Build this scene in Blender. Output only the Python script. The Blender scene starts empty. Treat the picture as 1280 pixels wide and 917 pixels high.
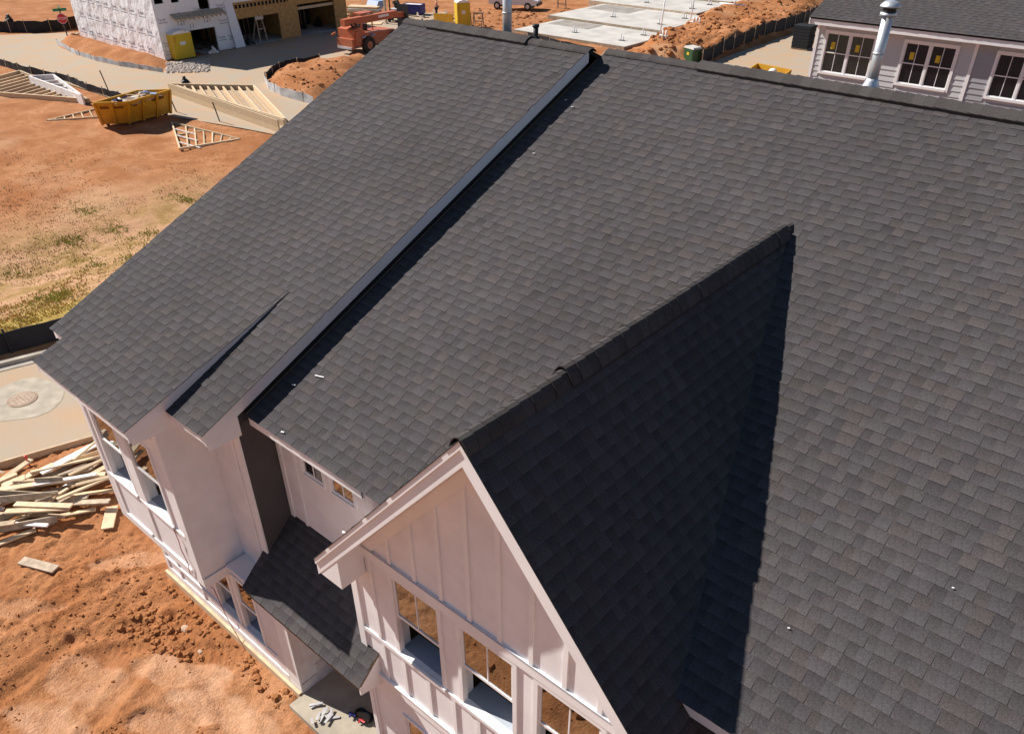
import bpy, math, random
import numpy as np
from mathutils import Vector, Matrix
random.seed(7)
rng = np.random.default_rng(11)
SC = bpy.context.scene
COL = SC.collection

# ---------------------------------------------------------------- camera, sky, sun, exposure
F_PX, PPX, PPY = 989.6, 640.0, 538.0           # focal length and principal point in photo pixels (1280 x 917)
YAW, PITCH, ROLL = 0.7200, 0.6324, -0.0044
CAM = Vector((8.524, -4.253, 11.375))
fw = Vector((-math.sin(YAW)*math.cos(PITCH), math.cos(YAW)*math.cos(PITCH), -math.sin(PITCH)))
rt = Vector((math.cos(YAW), math.sin(YAW), 0)); up = rt.cross(fw)
rt, up = math.cos(ROLL)*rt+math.sin(ROLL)*up, -math.sin(ROLL)*rt+math.cos(ROLL)*up
cd = bpy.data.cameras.new('camera'); cam = bpy.data.objects.new('camera', cd); COL.objects.link(cam)
cam.matrix_world = Matrix(((rt.x, up.x, -fw.x, CAM.x), (rt.y, up.y, -fw.y, CAM.y), (rt.z, up.z, -fw.z, CAM.z), (0, 0, 0, 1)))
cd.sensor_width = 36.0; cd.lens = F_PX/1280*36; cd.shift_y = (PPY-458.5)/1280; cd.shift_x = 0
cd.clip_start = 0.1; cd.clip_end = 3000
SC.camera = cam
SUN = Vector((-1.0, -0.268, 0.916)).normalized()   # towards the sun
w = bpy.data.worlds.new('World'); SC.world = w; w.use_nodes = True
nt = w.node_tree; bg = nt.nodes['Background']
sky = nt.nodes.new('ShaderNodeTexSky'); sky.sky_type = 'NISHITA'; sky.sun_disc = False
sky.sun_elevation = math.asin(SUN.z); sky.sun_rotation = math.atan2(SUN.x, SUN.y)
sky.air_density = 1.0; sky.dust_density = 0.1; sky.ozone_density = 2.5
nt.links.new(sky.outputs[0], bg.inputs[0]); bg.inputs[1].default_value = 0.053
sl = bpy.data.lights.new('sun', 'SUN'); sl.energy = 5.0; sl.angle = math.radians(0.53); sl.color = (1.0, 0.945, 0.87)
so = bpy.data.objects.new('sun', sl); COL.objects.link(so); so.rotation_euler = SUN.to_track_quat('Z', 'Y').to_euler(); so.location = (-30, -10, 40)
SC.view_settings.view_transform = 'Standard'; SC.view_settings.look = 'None'
SC.view_settings.exposure = 0.60; SC.view_settings.gamma = 1.0; SC.view_settings.use_curve_mapping = False

# ---------------------------------------------------------------- helpers
ZG = -2.0                                       # the site falls two metres away from the house
def at(px, py, z=ZG):
    """Point of the level z that the photo shows at a pixel."""
    d = rt*((px-PPX)/F_PX) + up*(-(py-PPY)/F_PX) + fw
    return CAM + d*((z-CAM.z)/d.z)
def smooth(t):
    t = np.clip(t, 0, 1); return t*t*(3-2*t)
def terr(x, y):
    a = smooth((-15.2-np.asarray(x, float))/11.0); b = smooth((np.asarray(y, float)-9.0)/14.0)
    return ZG*(1-(1-a)*(1-b))
def onground(px, py):
    z = -1.0
    for _ in range(25):
        p = at(px, py, z); z = 0.5*z+0.5*float(terr(p.x, p.y))
    p = at(px, py, z); return Vector((p.x, p.y, float(terr(p.x, p.y))))
def _h(i, j, s):
    n = (i.astype(np.int64)*374761393 + j.astype(np.int64)*668265263 + s*974711) & 0x7fffffff
    n = ((n ^ (n >> 13))*1274126177) & 0x7fffffff
    return ((n ^ (n >> 16)) & 0xffff)/65535.0
def vnoise(x, y, s=0):
    i = np.floor(x); j = np.floor(y); fx = x-i; fy = y-j
    fx = fx*fx*(3-2*fx); fy = fy*fy*(3-2*fy)
    a = _h(i, j, s); b = _h(i+1, j, s); c = _h(i, j+1, s); d = _h(i+1, j+1, s)
    return (a*(1-fx)+b*fx)*(1-fy)+(c*(1-fx)+d*fx)*fy
def fbm(x, y, o=4, s=0):
    t = 0; a = 0.5
    for k in range(o):
        t = t+a*vnoise(x, y, s+k*17); x = x*2.03+5.1; y = y*2.03+1.7; a *= 0.5
    return t

class MB:
    """collects faces; build() links them as ONE mesh object"""
    def __init__(s): s.v = []; s.f = []; s.c = []
    def quad(s, a, b, c, d, col=None):
        n = len(s.v); s.v += [tuple(a), tuple(b), tuple(c), tuple(d)]; s.f.append((n, n+1, n+2, n+3)); s.c.append(col)
    def poly(s, pts, col=None):
        n = len(s.v); s.v += [tuple(p) for p in pts]; s.f.append(tuple(range(n, n+len(pts)))); s.c.append(col)
    def hexa(s, p, col=None):                    # p: 4 bottom (ccw from above), 4 top
        n = len(s.v); s.v += [tuple(q) for q in p]
        for f in ((3, 2, 1, 0), (4, 5, 6, 7), (0, 1, 5, 4), (1, 2, 6, 5), (2, 3, 7, 6), (3, 0, 4, 7)):
            s.f.append(tuple(n+k for k in f)); s.c.append(col)
    def box(s, x0, x1, y0, y1, z0, z1, col=None):
        s.hexa([(x0, y0, z0), (x1, y0, z0), (x1, y1, z0), (x0, y1, z0), (x0, y0, z1), (x1, y0, z1), (x1, y1, z1), (x0, y1, z1)], col)
    def bar(s, p, q, wd, th, upv=(0, 0, 1), col=None):   # board from p to q: width wd across, thickness th along upv
        p = Vector(p); q = Vector(q); d = (q-p).normalized(); u = Vector(upv)
        if abs(d.dot(u)) > 0.98: u = Vector((0, 1, 0))
        sd = d.cross(u).normalized(); u = sd.cross(d).normalized(); sd *= wd/2; u *= th/2
        s.hexa([p+sd-u, q+sd-u, q-sd-u, p-sd-u, p+sd+u, q+sd+u, q-sd+u, p-sd+u][0:8], col)
    def prism(s, pts, vec, col=None):
        v = Vector(vec); n = len(s.v); k = len(pts); a = [Vector(p) for p in pts]
        s.v += [tuple(p) for p in a]+[tuple(p+v) for p in a]
        s.f.append(tuple(range(n+k-1, n-1, -1))); s.c.append(col); s.f.append(tuple(range(n+k, n+2*k))); s.c.append(col)
        for i in range(k):
            j = (i+1) % k; s.f.append((n+i, n+j, n+k+j, n+k+i)); s.c.append(col)
    def tube(s, p, q, r, r2=None, n=10, cap=True, col=None):
        p = Vector(p); q = Vector(q); r2 = r if r2 is None else r2; d = (q-p).normalized()
        a = d.orthogonal().normalized(); b = d.cross(a); m = len(s.v)
        for (o, rr) in ((p, r), (q, r2)):
            for k in range(n):
                t = 2*math.pi*k/n; s.v.append(tuple(o+a*(rr*math.cos(t))+b*(rr*math.sin(t))))
        for k in range(n):
            j = (k+1) % n; s.f.append((m+k, m+j, m+n+j, m+n+k)); s.c.append(col)
        if cap:
            s.f.append(tuple(range(m+n-1, m-1, -1))); s.c.append(col); s.f.append(tuple(range(m+n, m+2*n))); s.c.append(col)
    def path(s, pts, r, n=6, col=None):
        for a, b in zip(pts[:-1], pts[1:]): s.tube(a, b, r, n=n, col=col)
    def lathe(s, c, prof, n=16, col=None):        # prof: (radius, z)
        m = len(s.v); c = Vector(c)
        for (r, z) in prof:
            for k in range(n):
                t = 2*math.pi*k/n; s.v.append((c.x+r*math.cos(t), c.y+r*math.sin(t), c.z+z))
        for i in range(len(prof)-1):
            for k in range(n):
                j = (k+1) % n; s.f.append((m+i*n+k, m+i*n+j, m+(i+1)*n+j, m+(i+1)*n+k)); s.c.append(col)
        s.f.append(tuple(range(m+n-1, m-1, -1))); s.c.append(col)
        t = m+(len(prof)-1)*n; s.f.append(tuple(range(t, t+n))); s.c.append(col)
    def mesh(s, name):
        me = bpy.data.meshes.new(name); me.from_pydata(s.v, [], s.f)
        if any(c is not None for c in s.c):
            at_ = me.attributes.new('col', 'FLOAT_COLOR', 'CORNER'); buf = []
            for f, c in zip(s.f, s.c):
                if c is None: c = (0.5, 0.5, 0.5)
                for k in range(len(f)):
                    cc = c[k] if isinstance(c[0], (tuple, list)) else c
                    buf += [cc[0], cc[1], cc[2], 1.0]
            at_.data.foreach_set('color', buf)
        return me
    def build(s, name, mat, parent=None, sm=False, loc=None, rz=0, kind=None):
        me = s.mesh(name); me.materials.append(mat)
        if sm: me.polygons.foreach_set('use_smooth', [True]*len(me.polygons))
        o = bpy.data.objects.new(name, me); COL.objects.link(o)
        if parent is not None: o.parent = parent
        if loc is not None: o.location = loc; o.rotation_euler = (0, 0, rz)
        if kind: o['kind'] = kind
        return o
def tag(o, label, cat, group=None):
    o['label'] = label; o['category'] = cat
    if group: o['group'] = group
    return o
def thing(name, label, cat, loc=(0, 0, 0), rz=0, group=None):
    o = bpy.data.objects.new(name, None); COL.objects.link(o); o.location = loc; o.rotation_euler = (0, 0, rz)
    o.empty_display_size = 0.2
    return tag(o, label, cat, group)
def copy_tree(o, parent=None):
    c = o.copy(); COL.objects.link(c); c.parent = parent
    for ch in list(o.children): copy_tree(ch, c)
    return c
def obox(name, mat, parent, *a, **k):
    m = MB(); m.box(*a); return m.build(name, mat, parent, **k)
def obar(name, mat, parent, p, q, wd, th, upv=(0, 0, 1)):
    m = MB(); m.bar(p, q, wd, th, upv); return m.build(name, mat, parent)

# ---------------------------------------------------------------- materials
def mk(name, base, rough=0.6, spec=0.3, metal=0.0, var=0.0, vscale=3.0, bump=0.0, bscale=60.0, rnd=0.0, attr=False, vcol=None, detail=5.0, bdist=0.01, stretch=None):
    m = bpy.data.materials.new(name); m.use_nodes = True; n = m.node_tree.nodes; l = m.node_tree.links
    b = n['Principled BSDF']; b.inputs['Roughness'].default_value = rough; b.inputs['Metallic'].default_value = metal
    b.inputs['Specular IOR Level'].default_value = spec
    tc = n.new('ShaderNodeTexCoord'); src = tc.outputs['Object']
    if stretch:
        mp = n.new('ShaderNodeMapping'); mp.inputs['Scale'].default_value = stretch; l.new(src, mp.inputs[0]); src = mp.outputs[0]
    out = None
    if attr:
        a = n.new('ShaderNodeAttribute'); a.attribute_name = 'col'; out = a.outputs['Color']
    else:
        r = n.new('ShaderNodeRGB'); r.outputs[0].default_value = (*base, 1); out = r.outputs[0]
    if var > 0:
        t = n.new('ShaderNodeTexNoise'); t.inputs['Scale'].default_value = vscale; t.inputs['Detail'].default_value = detail; l.new(src, t.inputs['Vector'])
        mr = n.new('ShaderNodeMapRange'); mr.inputs[1].default_value = 0.3; mr.inputs[2].default_value = 0.7
        l.new(t.outputs['Fac'], mr.inputs[0])
        mx = n.new('ShaderNodeMix'); mx.data_type = 'RGBA'
        if vcol is None:
            mr.inputs[3].default_value = 1-var; mr.inputs[4].default_value = 1+var
            mx.blend_type = 'MULTIPLY'; mx.inputs[0].default_value = 1.0; l.new(out, mx.inputs[6]); l.new(mr.outputs[0], mx.inputs[7])
        else:
            mr.inputs[3].default_value = 0; mr.inputs[4].default_value = var
            l.new(mr.outputs[0], mx.inputs[0]); l.new(out, mx.inputs[6]); mx.inputs[7].default_value = (*vcol, 1)
        out = mx.outputs[2]
    if rnd > 0:
        oi = n.new('ShaderNodeObjectInfo'); mr2 = n.new('ShaderNodeMapRange'); l.new(oi.outputs['Random'], mr2.inputs[0])
        mr2.inputs[3].default_value = 1-rnd; mr2.inputs[4].default_value = 1+rnd*0.6
        mx2 = n.new('ShaderNodeMix'); mx2.data_type = 'RGBA'; mx2.blend_type = 'MULTIPLY'; mx2.inputs[0].default_value = 1
        l.new(out, mx2.inputs[6]); l.new(mr2.outputs[0], mx2.inputs[7]); out = mx2.outputs[2]
    l.new(out, b.inputs['Base Color'])
    if bump > 0:
        t2 = n.new('ShaderNodeTexNoise'); t2.inputs['Scale'].default_value = bscale; t2.inputs['Detail'].default_value = 4; l.new(src, t2.inputs['Vector'])
        bp = n.new('ShaderNodeBump'); bp.inputs['Strength'].default_value = bump; bp.inputs['Distance'].default_value = bdist
        l.new(t2.outputs['Fac'], bp.inputs['Height']); l.new(bp.outputs[0], b.inputs['Normal'])
    return m
M = {}
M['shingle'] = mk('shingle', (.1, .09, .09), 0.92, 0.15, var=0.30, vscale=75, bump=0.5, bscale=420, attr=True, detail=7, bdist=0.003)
M['cap'] = mk('cap_shingle', (.070, .062, .060), 0.92, 0.15, var=0.3, vscale=75, bump=0.5, bscale=420, rnd=0.18, detail=3, bdist=0.003)
M['white'] = mk('white_paint', (.84, .83, .83), 0.5, 0.35, var=0.05, vscale=1.7)
M['siding'] = mk('white_board', (.82, .80, .81), 0.55, 0.3, var=0.07, vscale=2.3, bump=0.10, bscale=70, detail=8)
M['primed'] = mk('primed_board', (.77, .73, .74), 0.6, 0.3, var=0.06, vscale=1.3)
M['dark_wall'] = mk('dark_barrier', (.075, .068, .072), 0.75, 0.25, var=0.12, vscale=2.0)
M['deck'] = mk('roof_deck', (.25, .18, .11), 0.8, 0.2)
M['felt'] = mk('black_felt', (.02, .02, .022), 0.8, 0.2)
M['metal'] = mk('galvanised', (.60, .63, .66), 0.48, 0.5, 0.7, var=0.12, vscale=6)
M['flash'] = mk('flashing', (.03, .03, .033), 0.5, 0.4, 0.3)
M['wood'] = mk('lumber', (.60, .45, .29), 0.7, 0.2, var=0.22, vscale=5, rnd=0.28, stretch=(1, 1, 8))
M['wood_old'] = mk('weathered_lumber', (.43, .34, .25), 0.8, 0.2, var=0.3, vscale=6, rnd=0.35)
M['osb'] = mk('sheathing', (.44, .26, .10), 0.8, 0.2, var=0.25, vscale=4)
M['wrap'] = mk('house_wrap', (.80, .80, .83), 0.55, 0.3, bump=0.8, bscale=1.1, bdist=0.2)
M['concrete'] = mk('concrete', (.50, .47, .43), 0.85, 0.2, var=0.16, vscale=0.6, bump=0.1, bscale=20)
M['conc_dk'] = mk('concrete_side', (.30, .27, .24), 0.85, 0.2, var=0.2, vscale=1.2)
M['black'] = mk('black_plastic', (.015, .015, .017), 0.5, 0.3)
M['silt'] = mk('silt_fabric', (.022, .021, .026), 0.7, 0.2, var=0.3, vscale=2)
M['siltw'] = mk('silt_fabric_pale', (.45, .44, .45), 0.6, 0.3, var=0.3, vscale=2)
M['yellow'] = mk('yellow_paint', (.60, .32, .014), 0.5, 0.4, var=0.5, vscale=3.5, vcol=(.40, .19, .02))
M['toilet'] = mk('yellow_plastic', (.62, .42, .02), 0.45, 0.4)
M['orange'] = mk('orange_paint', (.46, .10, .04), 0.5, 0.35, var=0.7, vscale=3, vcol=(.38, .16, .09))
M['rubber'] = mk('rubber', (.025, .025, .027), 0.8, 0.2, var=0.3, vscale=8, vcol=(.14, .08, .05))
M['pvc'] = mk('pvc', (.8, .8, .8), 0.4, 0.4)
M['green'] = mk('green_box', (.03, .08, .035), 0.45, 0.4)
M['green_sign'] = mk('green_sign', (.02, .22, .11), 0.4, 0.4)
M['red'] = mk('red_sign', (.55, .03, .04), 0.4, 0.4)
M['redwire'] = mk('red_wire', (.35, .10, .08), 0.5, 0.3)
M['print'] = mk('print_dark', (.20, .20, .26), 0.7, 0.2)
M['dprint'] = mk('print_brown', (.16, .055, .01), 0.7, 0.2)
M['blue'] = mk('blue_paint', (.03, .035, .20), 0.5, 0.3)
M['blueglass'] = mk('tarp_blue', (.30, .38, .55), 0.5, 0.3)
M['car'] = mk('white_car', (.72, .73, .76), 0.25, 0.5)
M['carglass'] = mk('dark_glass', (.012, .013, .016), 0.08, 0.5)
M['grey1'] = mk('grey_siding', (.53, .53, .54), 0.6, 0.3, var=0.04, vscale=2)
M['grey2'] = mk('darker_siding', (.34, .34, .36), 0.6, 0.3, var=0.04, vscale=2)
M['skin'] = mk('skin', (.45, .26, .18), 0.6, 0.3)
M['shirt'] = mk('pink_shirt', (.55, .22, .18), 0.8, 0.2)
M['shirt2'] = mk('dark_shirt', (.10, .06, .06), 0.8, 0.2)
M['jeans'] = mk('jeans', (.02, .03, .07), 0.8, 0.2)
M['hair'] = mk('hair', (.02, .014, .01), 0.7, 0.2)
M['drywall'] = mk('interior_board', (.42, .46, .52), 0.7, 0.2)
M['gravel'] = mk('gravel', (.45, .38, .33), 0.9, 0.2, var=0.35, vscale=9, bump=0.6, bscale=14, bdist=0.06)
M['clod'] = mk('soil_clod', (.32, .135, .054), 0.95, 0.1, var=0.25, vscale=20, bump=0.4, bscale=60)
M['rock'] = mk('pale_rock', (.46, .33, .24), 0.9, 0.2, var=0.15, vscale=10)
M['grassdry'] = mk('dry_grass', (.28, .19, .06), 0.9, 0.1, attr=True)
def glass_mat():
    m = bpy.data.materials.new('window_glass'); m.use_nodes = True; n = m.node_tree.nodes; l = m.node_tree.links
    n.remove(n['Principled BSDF']); o = n['Material Output']
    g = n.new('ShaderNodeBsdfGlossy'); g.inputs['Roughness'].default_value = 0.012; g.inputs['Color'].default_value = (.95, .96, .95, 1)
    t = n.new('ShaderNodeBsdfTransparent'); t.inputs['Color'].default_value = (.72, .78, .76, 1)
    lw = n.new('ShaderNodeLayerWeight'); lw.inputs['Blend'].default_value = 0.42
    mr = n.new('ShaderNodeMapRange'); mr.inputs[3].default_value = 0.30; mr.inputs[4].default_value = 1.0
    mx = n.new('ShaderNodeMixShader'); l.new(lw.outputs['Fresnel'], mr.inputs[0]); l.new(mr.outputs[0], mx.inputs[0])
    l.new(t.outputs[0], mx.inputs[1]); l.new(g.outputs[0], mx.inputs[2]); l.new(mx.outputs[0], o.inputs[0]); return m
M['glass'] = glass_mat()
M['glass_dk'] = mk('dark_pane', (.012, .011, .013), 0.05, 0.5)
def soil_mat():
    m = bpy.data.materials.new('red_clay'); m.use_nodes = True; n = m.node_tree.nodes; l = m.node_tree.links
    b = n['Principled BSDF']; b.inputs['Roughness'].default_value = 0.95; b.inputs['Specular IOR Level'].default_value = 0.12
    g = n.new('ShaderNodeNewGeometry'); P = g.outputs['Position']
    def noise(sc, det=6, ro=0.6):
        t = n.new('ShaderNodeTexNoise'); t.inputs['Scale'].default_value = sc; t.inputs['Detail'].default_value = det; t.inputs['Roughness'].default_value = ro
        l.new(P, t.inputs['Vector']); return t.outputs['Fac']
    def ramp(f, a, b_):
        r = n.new('ShaderNodeMapRange'); r.inputs[1].default_value = a; r.inputs[2].default_value = b_; l.new(f, r.inputs[0]); return r.outputs[0]
    def mix(f, a, b_, bl='MIX'):
        x = n.new('ShaderNodeMix'); x.data_type = 'RGBA'; x.blend_type = bl
        for i, s in ((0, f), (6, a), (7, b_)):
            if isinstance(s, (tuple, list)): x.inputs[i].default_value = (*s, 1)
            elif isinstance(s, float): x.inputs[i].default_value = s
            else: l.new(s, x.inputs[i])
        return x.outputs[2]
    c = mix(ramp(noise(0.55, 7, .62), .38, .62), (.345, .138, .052), (.50, .240, .115))
    c = mix(ramp(noise(2.2), .42, .75), c, (.29, .105, .037))
    c = mix(ramp(noise(0.16, 4), .56, .74), c, (.51, .29, .165))
    # the undisturbed field is paler and carries dry grass, by the vertex attribute 'grass'
    a = n.new('ShaderNodeAttribute'); a.attribute_name = 'grass'
    m5 = n.new('ShaderNodeMath'); m5.operation = 'MULTIPLY'; m5.inputs[1].default_value = .75; l.new(a.outputs['Fac'], m5.inputs[0])
    c = mix(m5.outputs[0], c, (.54, .335, .205))
    mu = n.new('ShaderNodeMath'); mu.operation = 'MULTIPLY'; l.new(a.outputs['Fac'], mu.inputs[0]); l.new(ramp(noise(0.55, 8, .72), .41, .58), mu.inputs[1])
    c = mix(mu.outputs[0], c, mix(ramp(noise(3.0), .35, .65), (.25, .145, .05), (.35, .23, .085)))
    a3 = n.new('ShaderNodeAttribute'); a3.attribute_name = 'pale'
    c = mix(a3.outputs['Fac'], c, mix(ramp(noise(3.0, 6), .35, .65), (.50, .26, .14), (.60, .36, .23)))
    a2 = n.new('ShaderNodeAttribute'); a2.attribute_name = 'straw'
    c = mix(a2.outputs['Fac'], c, mix(ramp(noise(2.0, 7, .7), .35, .65), (.30, .20, .05), (.46, .33, .10)))
    c = mix(0.9, c, mix(ramp(noise(9.0, 9, .78), .28, .72), (.60, .57, .54), (1.26, 1.26, 1.25)), 'MULTIPLY')
    l.new(c, b.inputs['Base Color'])
    bp = n.new('ShaderNodeBump'); bp.inputs['Strength'].default_value = 0.8; bp.inputs['Distance'].default_value = 0.045
    l.new(noise(22.0, 8, .65), bp.inputs['Height']); l.new(bp.outputs[0], b.inputs['Normal']); return m
M['soil'] = soil_mat()
def dust(m, z0, z1, amt, colr=(.46, .24, .13)):
    n = m.node_tree.nodes; l = m.node_tree.links; b = n['Principled BSDF']; src = b.inputs['Base Color'].links[0].from_socket
    g = n.new('ShaderNodeNewGeometry'); sp = n.new('ShaderNodeSeparateXYZ'); l.new(g.outputs['Position'], sp.inputs[0])
    r = n.new('ShaderNodeMapRange'); r.inputs[1].default_value = z0; r.inputs[2].default_value = z1; r.inputs[3].default_value = amt; r.inputs[4].default_value = amt*.08; l.new(sp.outputs['Z'], r.inputs[0])
    t = n.new('ShaderNodeTexNoise'); t.inputs['Scale'].default_value = 7; t.inputs['Detail'].default_value = 8; l.new(g.outputs['Position'], t.inputs['Vector'])
    r2 = n.new('ShaderNodeMapRange'); r2.inputs[1].default_value = .38; r2.inputs[2].default_value = .7; l.new(t.outputs['Fac'], r2.inputs[0])
    mu = n.new('ShaderNodeMath'); mu.operation = 'MULTIPLY'; l.new(r.outputs[0], mu.inputs[0]); l.new(r2.outputs[0], mu.inputs[1])
    x = n.new('ShaderNodeMix'); x.data_type = 'RGBA'; l.new(mu.outputs[0], x.inputs[0]); l.new(src, x.inputs[6]); x.inputs[7].default_value = (*colr, 1); l.new(x.outputs[2], b.inputs['Base Color'])
dust(M['white'], 0.0, .9, .45); dust(M['primed'], 0.0, 1.3, .5); dust(M['siding'], 0, 1.2, .5)
dust(M['orange'], ZG, ZG+1.4, .8); dust(M['yellow'], ZG, ZG+1.0, .6)
def road_mat(name, base, dust):
    m = mk(name, base, 0.9, 0.2, var=0.9, vscale=0.6, vcol=dust, detail=7, bump=0.15, bscale=40); return m
M['road'] = road_mat('dusty_road', (.36, .31, .245), (.44, .285, .17))
M['kerb'] = mk('kerb_concrete', (.36, .32, .27), 0.9, 0.2, var=0.3, vscale=1.5)
M['patch'] = mk('pale_patch', (.385, .335, .265), 0.9, 0.2, var=0.2, vscale=3)

# ---------------------------------------------------------------- ground, roads
def near_edge(y): return -9.25+0.33*y
def far_edge(y): return -14.5+0.30*y
def axis(segs):
    out = [segs[0][0]]
    for a, b, st in segs:
        k = max(1, int(round((b-a)/st))); out += [a+(b-a)*(i+1)/k for i in range(k)]
    return np.array(out)
far_road = [at(*p) for p in ((-260, 20), (-120, 44), (0, 80), (70, 100), (140, 123), (210, 145), (300, 160), (372, 174), (430, 140), (520, 60), (560, 15), (445, 22), (300, 60), (208, 78), (205, 90), (150, 83), (95, 69), (72, 57), (100, 41), (0, 44), (-120, 26), (-260, 8))]
drive2 = [at(*p) for p in ((884, 80), (905, 72), (1000, 40), (1040, 20), (1150, 20), (1100, 110), (900, 110))]
def inpoly(x, y, poly):
    r = np.zeros(x.shape, bool); n = len(poly)
    for i in range(n):
        a = poly[i]; b = poly[(i+1) % n]
        c = ((a.y > y) != (b.y > y)) & (x < (b.x-a.x)*(y-a.y)/(b.y-a.y+1e-9)+a.x); r ^= c
    return r
island = [at(*p) for p in ((331, 104), (336, 113), (352, 121), (372, 127), (390, 131), (430, 112), (470, 75), (452, 66), (420, 76), (385, 80), (350, 86), (334, 95))]
berm = [at(*p) for p in ((72, 53), (95, 45), (125, 53), (207, 75), (212, 84), (200, 89), (150, 82), (95, 68), (78, 60))]
bank = [at(*p) for p in ((790, 80), (878, 82), (930, 62), (1006, 34), (1030, 12), (1030, -10), (960, -6), (950, 4), (912, 12), (880, 22), (842, 40), (800, 58))]
def ground():
    xs = axis([(-600, -120, 24), (-120, -80, 2.0), (-80, -28, .45), (-28, -10.6, .16), (-10.6, 2.6, .042), (2.6, 11, .14), (11, 60, 3), (60, 500, 40)])
    ys = axis([(-300, -30, 15), (-30, -8, 1.0), (-8, -4.8, .12), (-4.8, .6, .042), (.6, 8, .2), (8, 75, .5), (75, 140, 3), (140, 900, 40)])
    X, Y = np.meshgrid(xs, ys)
    Z = terr(X, Y)
    road = np.clip(np.minimum(near_edge(Y)-X, X-far_edge(Y)+.3)/.35, 0, 1)*((Y > -40) & (Y < 12))
    fr = np.where(inpoly(X, Y, far_road) | inpoly(X, Y, drive2), 1.0, 0.0)
    flat = np.clip(road+fr, 0, 1)
    under = ((X > -3.7) & (X < 15) & (Y > -.42) & (Y < 15)).astype(float)
    near = smooth((X+10.8)/1.0)*smooth((2.6-X)/.6)*smooth((Y+5)/.8)
    n = (fbm(X*.35, Y*.35, 4, 1)-.47)*.34 + (fbm(X*1.3, Y*1.3, 4, 5)-.47)*.13
    cl = fbm(X*5.0, Y*5.0, 4, 9); patch = smooth((fbm(X*.8, Y*.8, 3, 31)-.42)/.14)
    n2 = (np.abs(cl-.47)*-.16+.02)*(.35+.65*patch) + (np.maximum(fbm(X*9, Y*9, 2, 40)-.5, 0))*.16*patch + (fbm(X*17, Y*17, 2, 77)-.4)*.022
    # caterpillar tread and wheel tracks left by the machines
    u = X*.82+Y*.57; v = -X*.57+Y*.82
    for (c, wd, ph) in ((1.05, .26, 0), (-.2, .26, 1.1), (3.1, .24, .4), (4.6, .25, 2.2)):
        tr = smooth((wd-np.abs(v-c-.25*np.sin(u*.35+ph)))/.1)
        n2 = n2*(1-.75*tr) + tr*(-.03+.010*np.sin(u*46+3*np.sin(v*3)))*smooth((fbm(X*1.1,Y*1.1,2,90)-.33)/.2)
    for (cx, cy, r, k) in ((-4.3, -3.0, 1.15, .06), (-6.3, -3.3, .9, -.05), (-2.6, -2.7, .8, -.06), (-8.4, -3.2, .9, .07), (-1.0, -2.5, .6, .05)):
        n2 = n2 + k*np.exp(-((X-cx)**2+(Y-cy)**2)/r**2)
    n2 = n2*1.25 + (np.abs(fbm(X*2.1+.7*Y, Y*2.6, 4, 61)-.47)*-.22+.03)*smooth((fbm(X*.5, Y*.5, 2, 66)-.36)/.15)
    n2 = n2 + (.05-.55*np.abs(fbm(X*.95+.35*Y, Y*1.15-.2*X, 4, 101)-.47))*.32
    PALE = np.zeros_like(X)
    for (px, py, ra, rb, an, st, tread) in ((228, 838, .95, .30, .45, .8, 0), (262, 880, .9, .35, .5, .8, 1), (60, 905, .9, .4, .3, .7, 1), (105, 850, .7, .5, .2, .5, 1), (170, 700, .9, .22, .9, .5, 0), (310, 905, .6, .25, .55, .8, 0), (20, 760, .9, .25, .7, .4, 1), (200, 905, .6, .3, .5, .6, 1)):
        p = at(px, py, 0); ca, sa = math.cos(an), math.sin(an); U = (X-p.x)*ca+(Y-p.y)*sa; Vv = -(X-p.x)*sa+(Y-p.y)*ca
        q = (U/ra)**2+(Vv/rb)**2+.9*(fbm(X*2.7, Y*2.7, 4, 33)-.47)*2; mk_ = smooth((1.15-q)/.5)
        n2 = n2*(1-.8*mk_)+mk_*(-.02+(.011*np.sin(U*58+2*np.sin(Vv*9))*smooth((.9-q)/.4)*smooth((fbm(X*2, Y*2, 2, 71)-.35)/.15) if tread else 0)); PALE = np.maximum(PALE, mk_*st)
    for (x0, y0, x1, y1, wd) in ((-20, 800, 150, 720, .13), (-10, 880, 90, 800, .13), (90, 800, 215, 770, .11), (215, 770, 300, 917, .12), (110, 917, 175, 830, .12)):
        a, b = at(x0, y0, 0), at(x1, y1, 0); dx, dy = b.x-a.x, b.y-a.y; t = np.clip(((X-a.x)*dx+(Y-a.y)*dy)/(dx*dx+dy*dy), 0, 1)
        d = np.hypot(X-a.x-t*dx, Y-a.y-t*dy)+.06*(fbm(X*3, Y*3, 3, 44)-.47)*2
        n2 = n2-.035*np.exp(-(d/wd)**2)+.028*np.exp(-((d-wd*2)/(wd*.8))**2)
    n2 = n2 + .10*smooth((Y+1.05)/.45)*(X < .8)*(fbm(X*2.2, Y*2.2, 3, 55)-.2)*smooth((X+8)/2)
    sand = .16*np.exp(-((X-near_edge(Y)-.7)/.5)**2)*((Y > -14) & (Y < 8))
    mid = smooth((-15.3-X)/1.0)
    n3 = mid*((fbm(X*.9, Y*.9, 5, 3)-.47)*.16 + np.abs(fbm(X*.5+.6*Y, Y*.5, 3, 8)-.47)*-.28)
    Z = Z + (n*.5 + near*(n2+sand) + n3 + (1-near)*(1-mid)*(fbm(X*2.4, Y*2.4, 5, 3)-.47)*.30*smooth((X-1.8)/1.0)*smooth((-.9-Y)/.6))*(1-flat)*(1-under)
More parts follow.
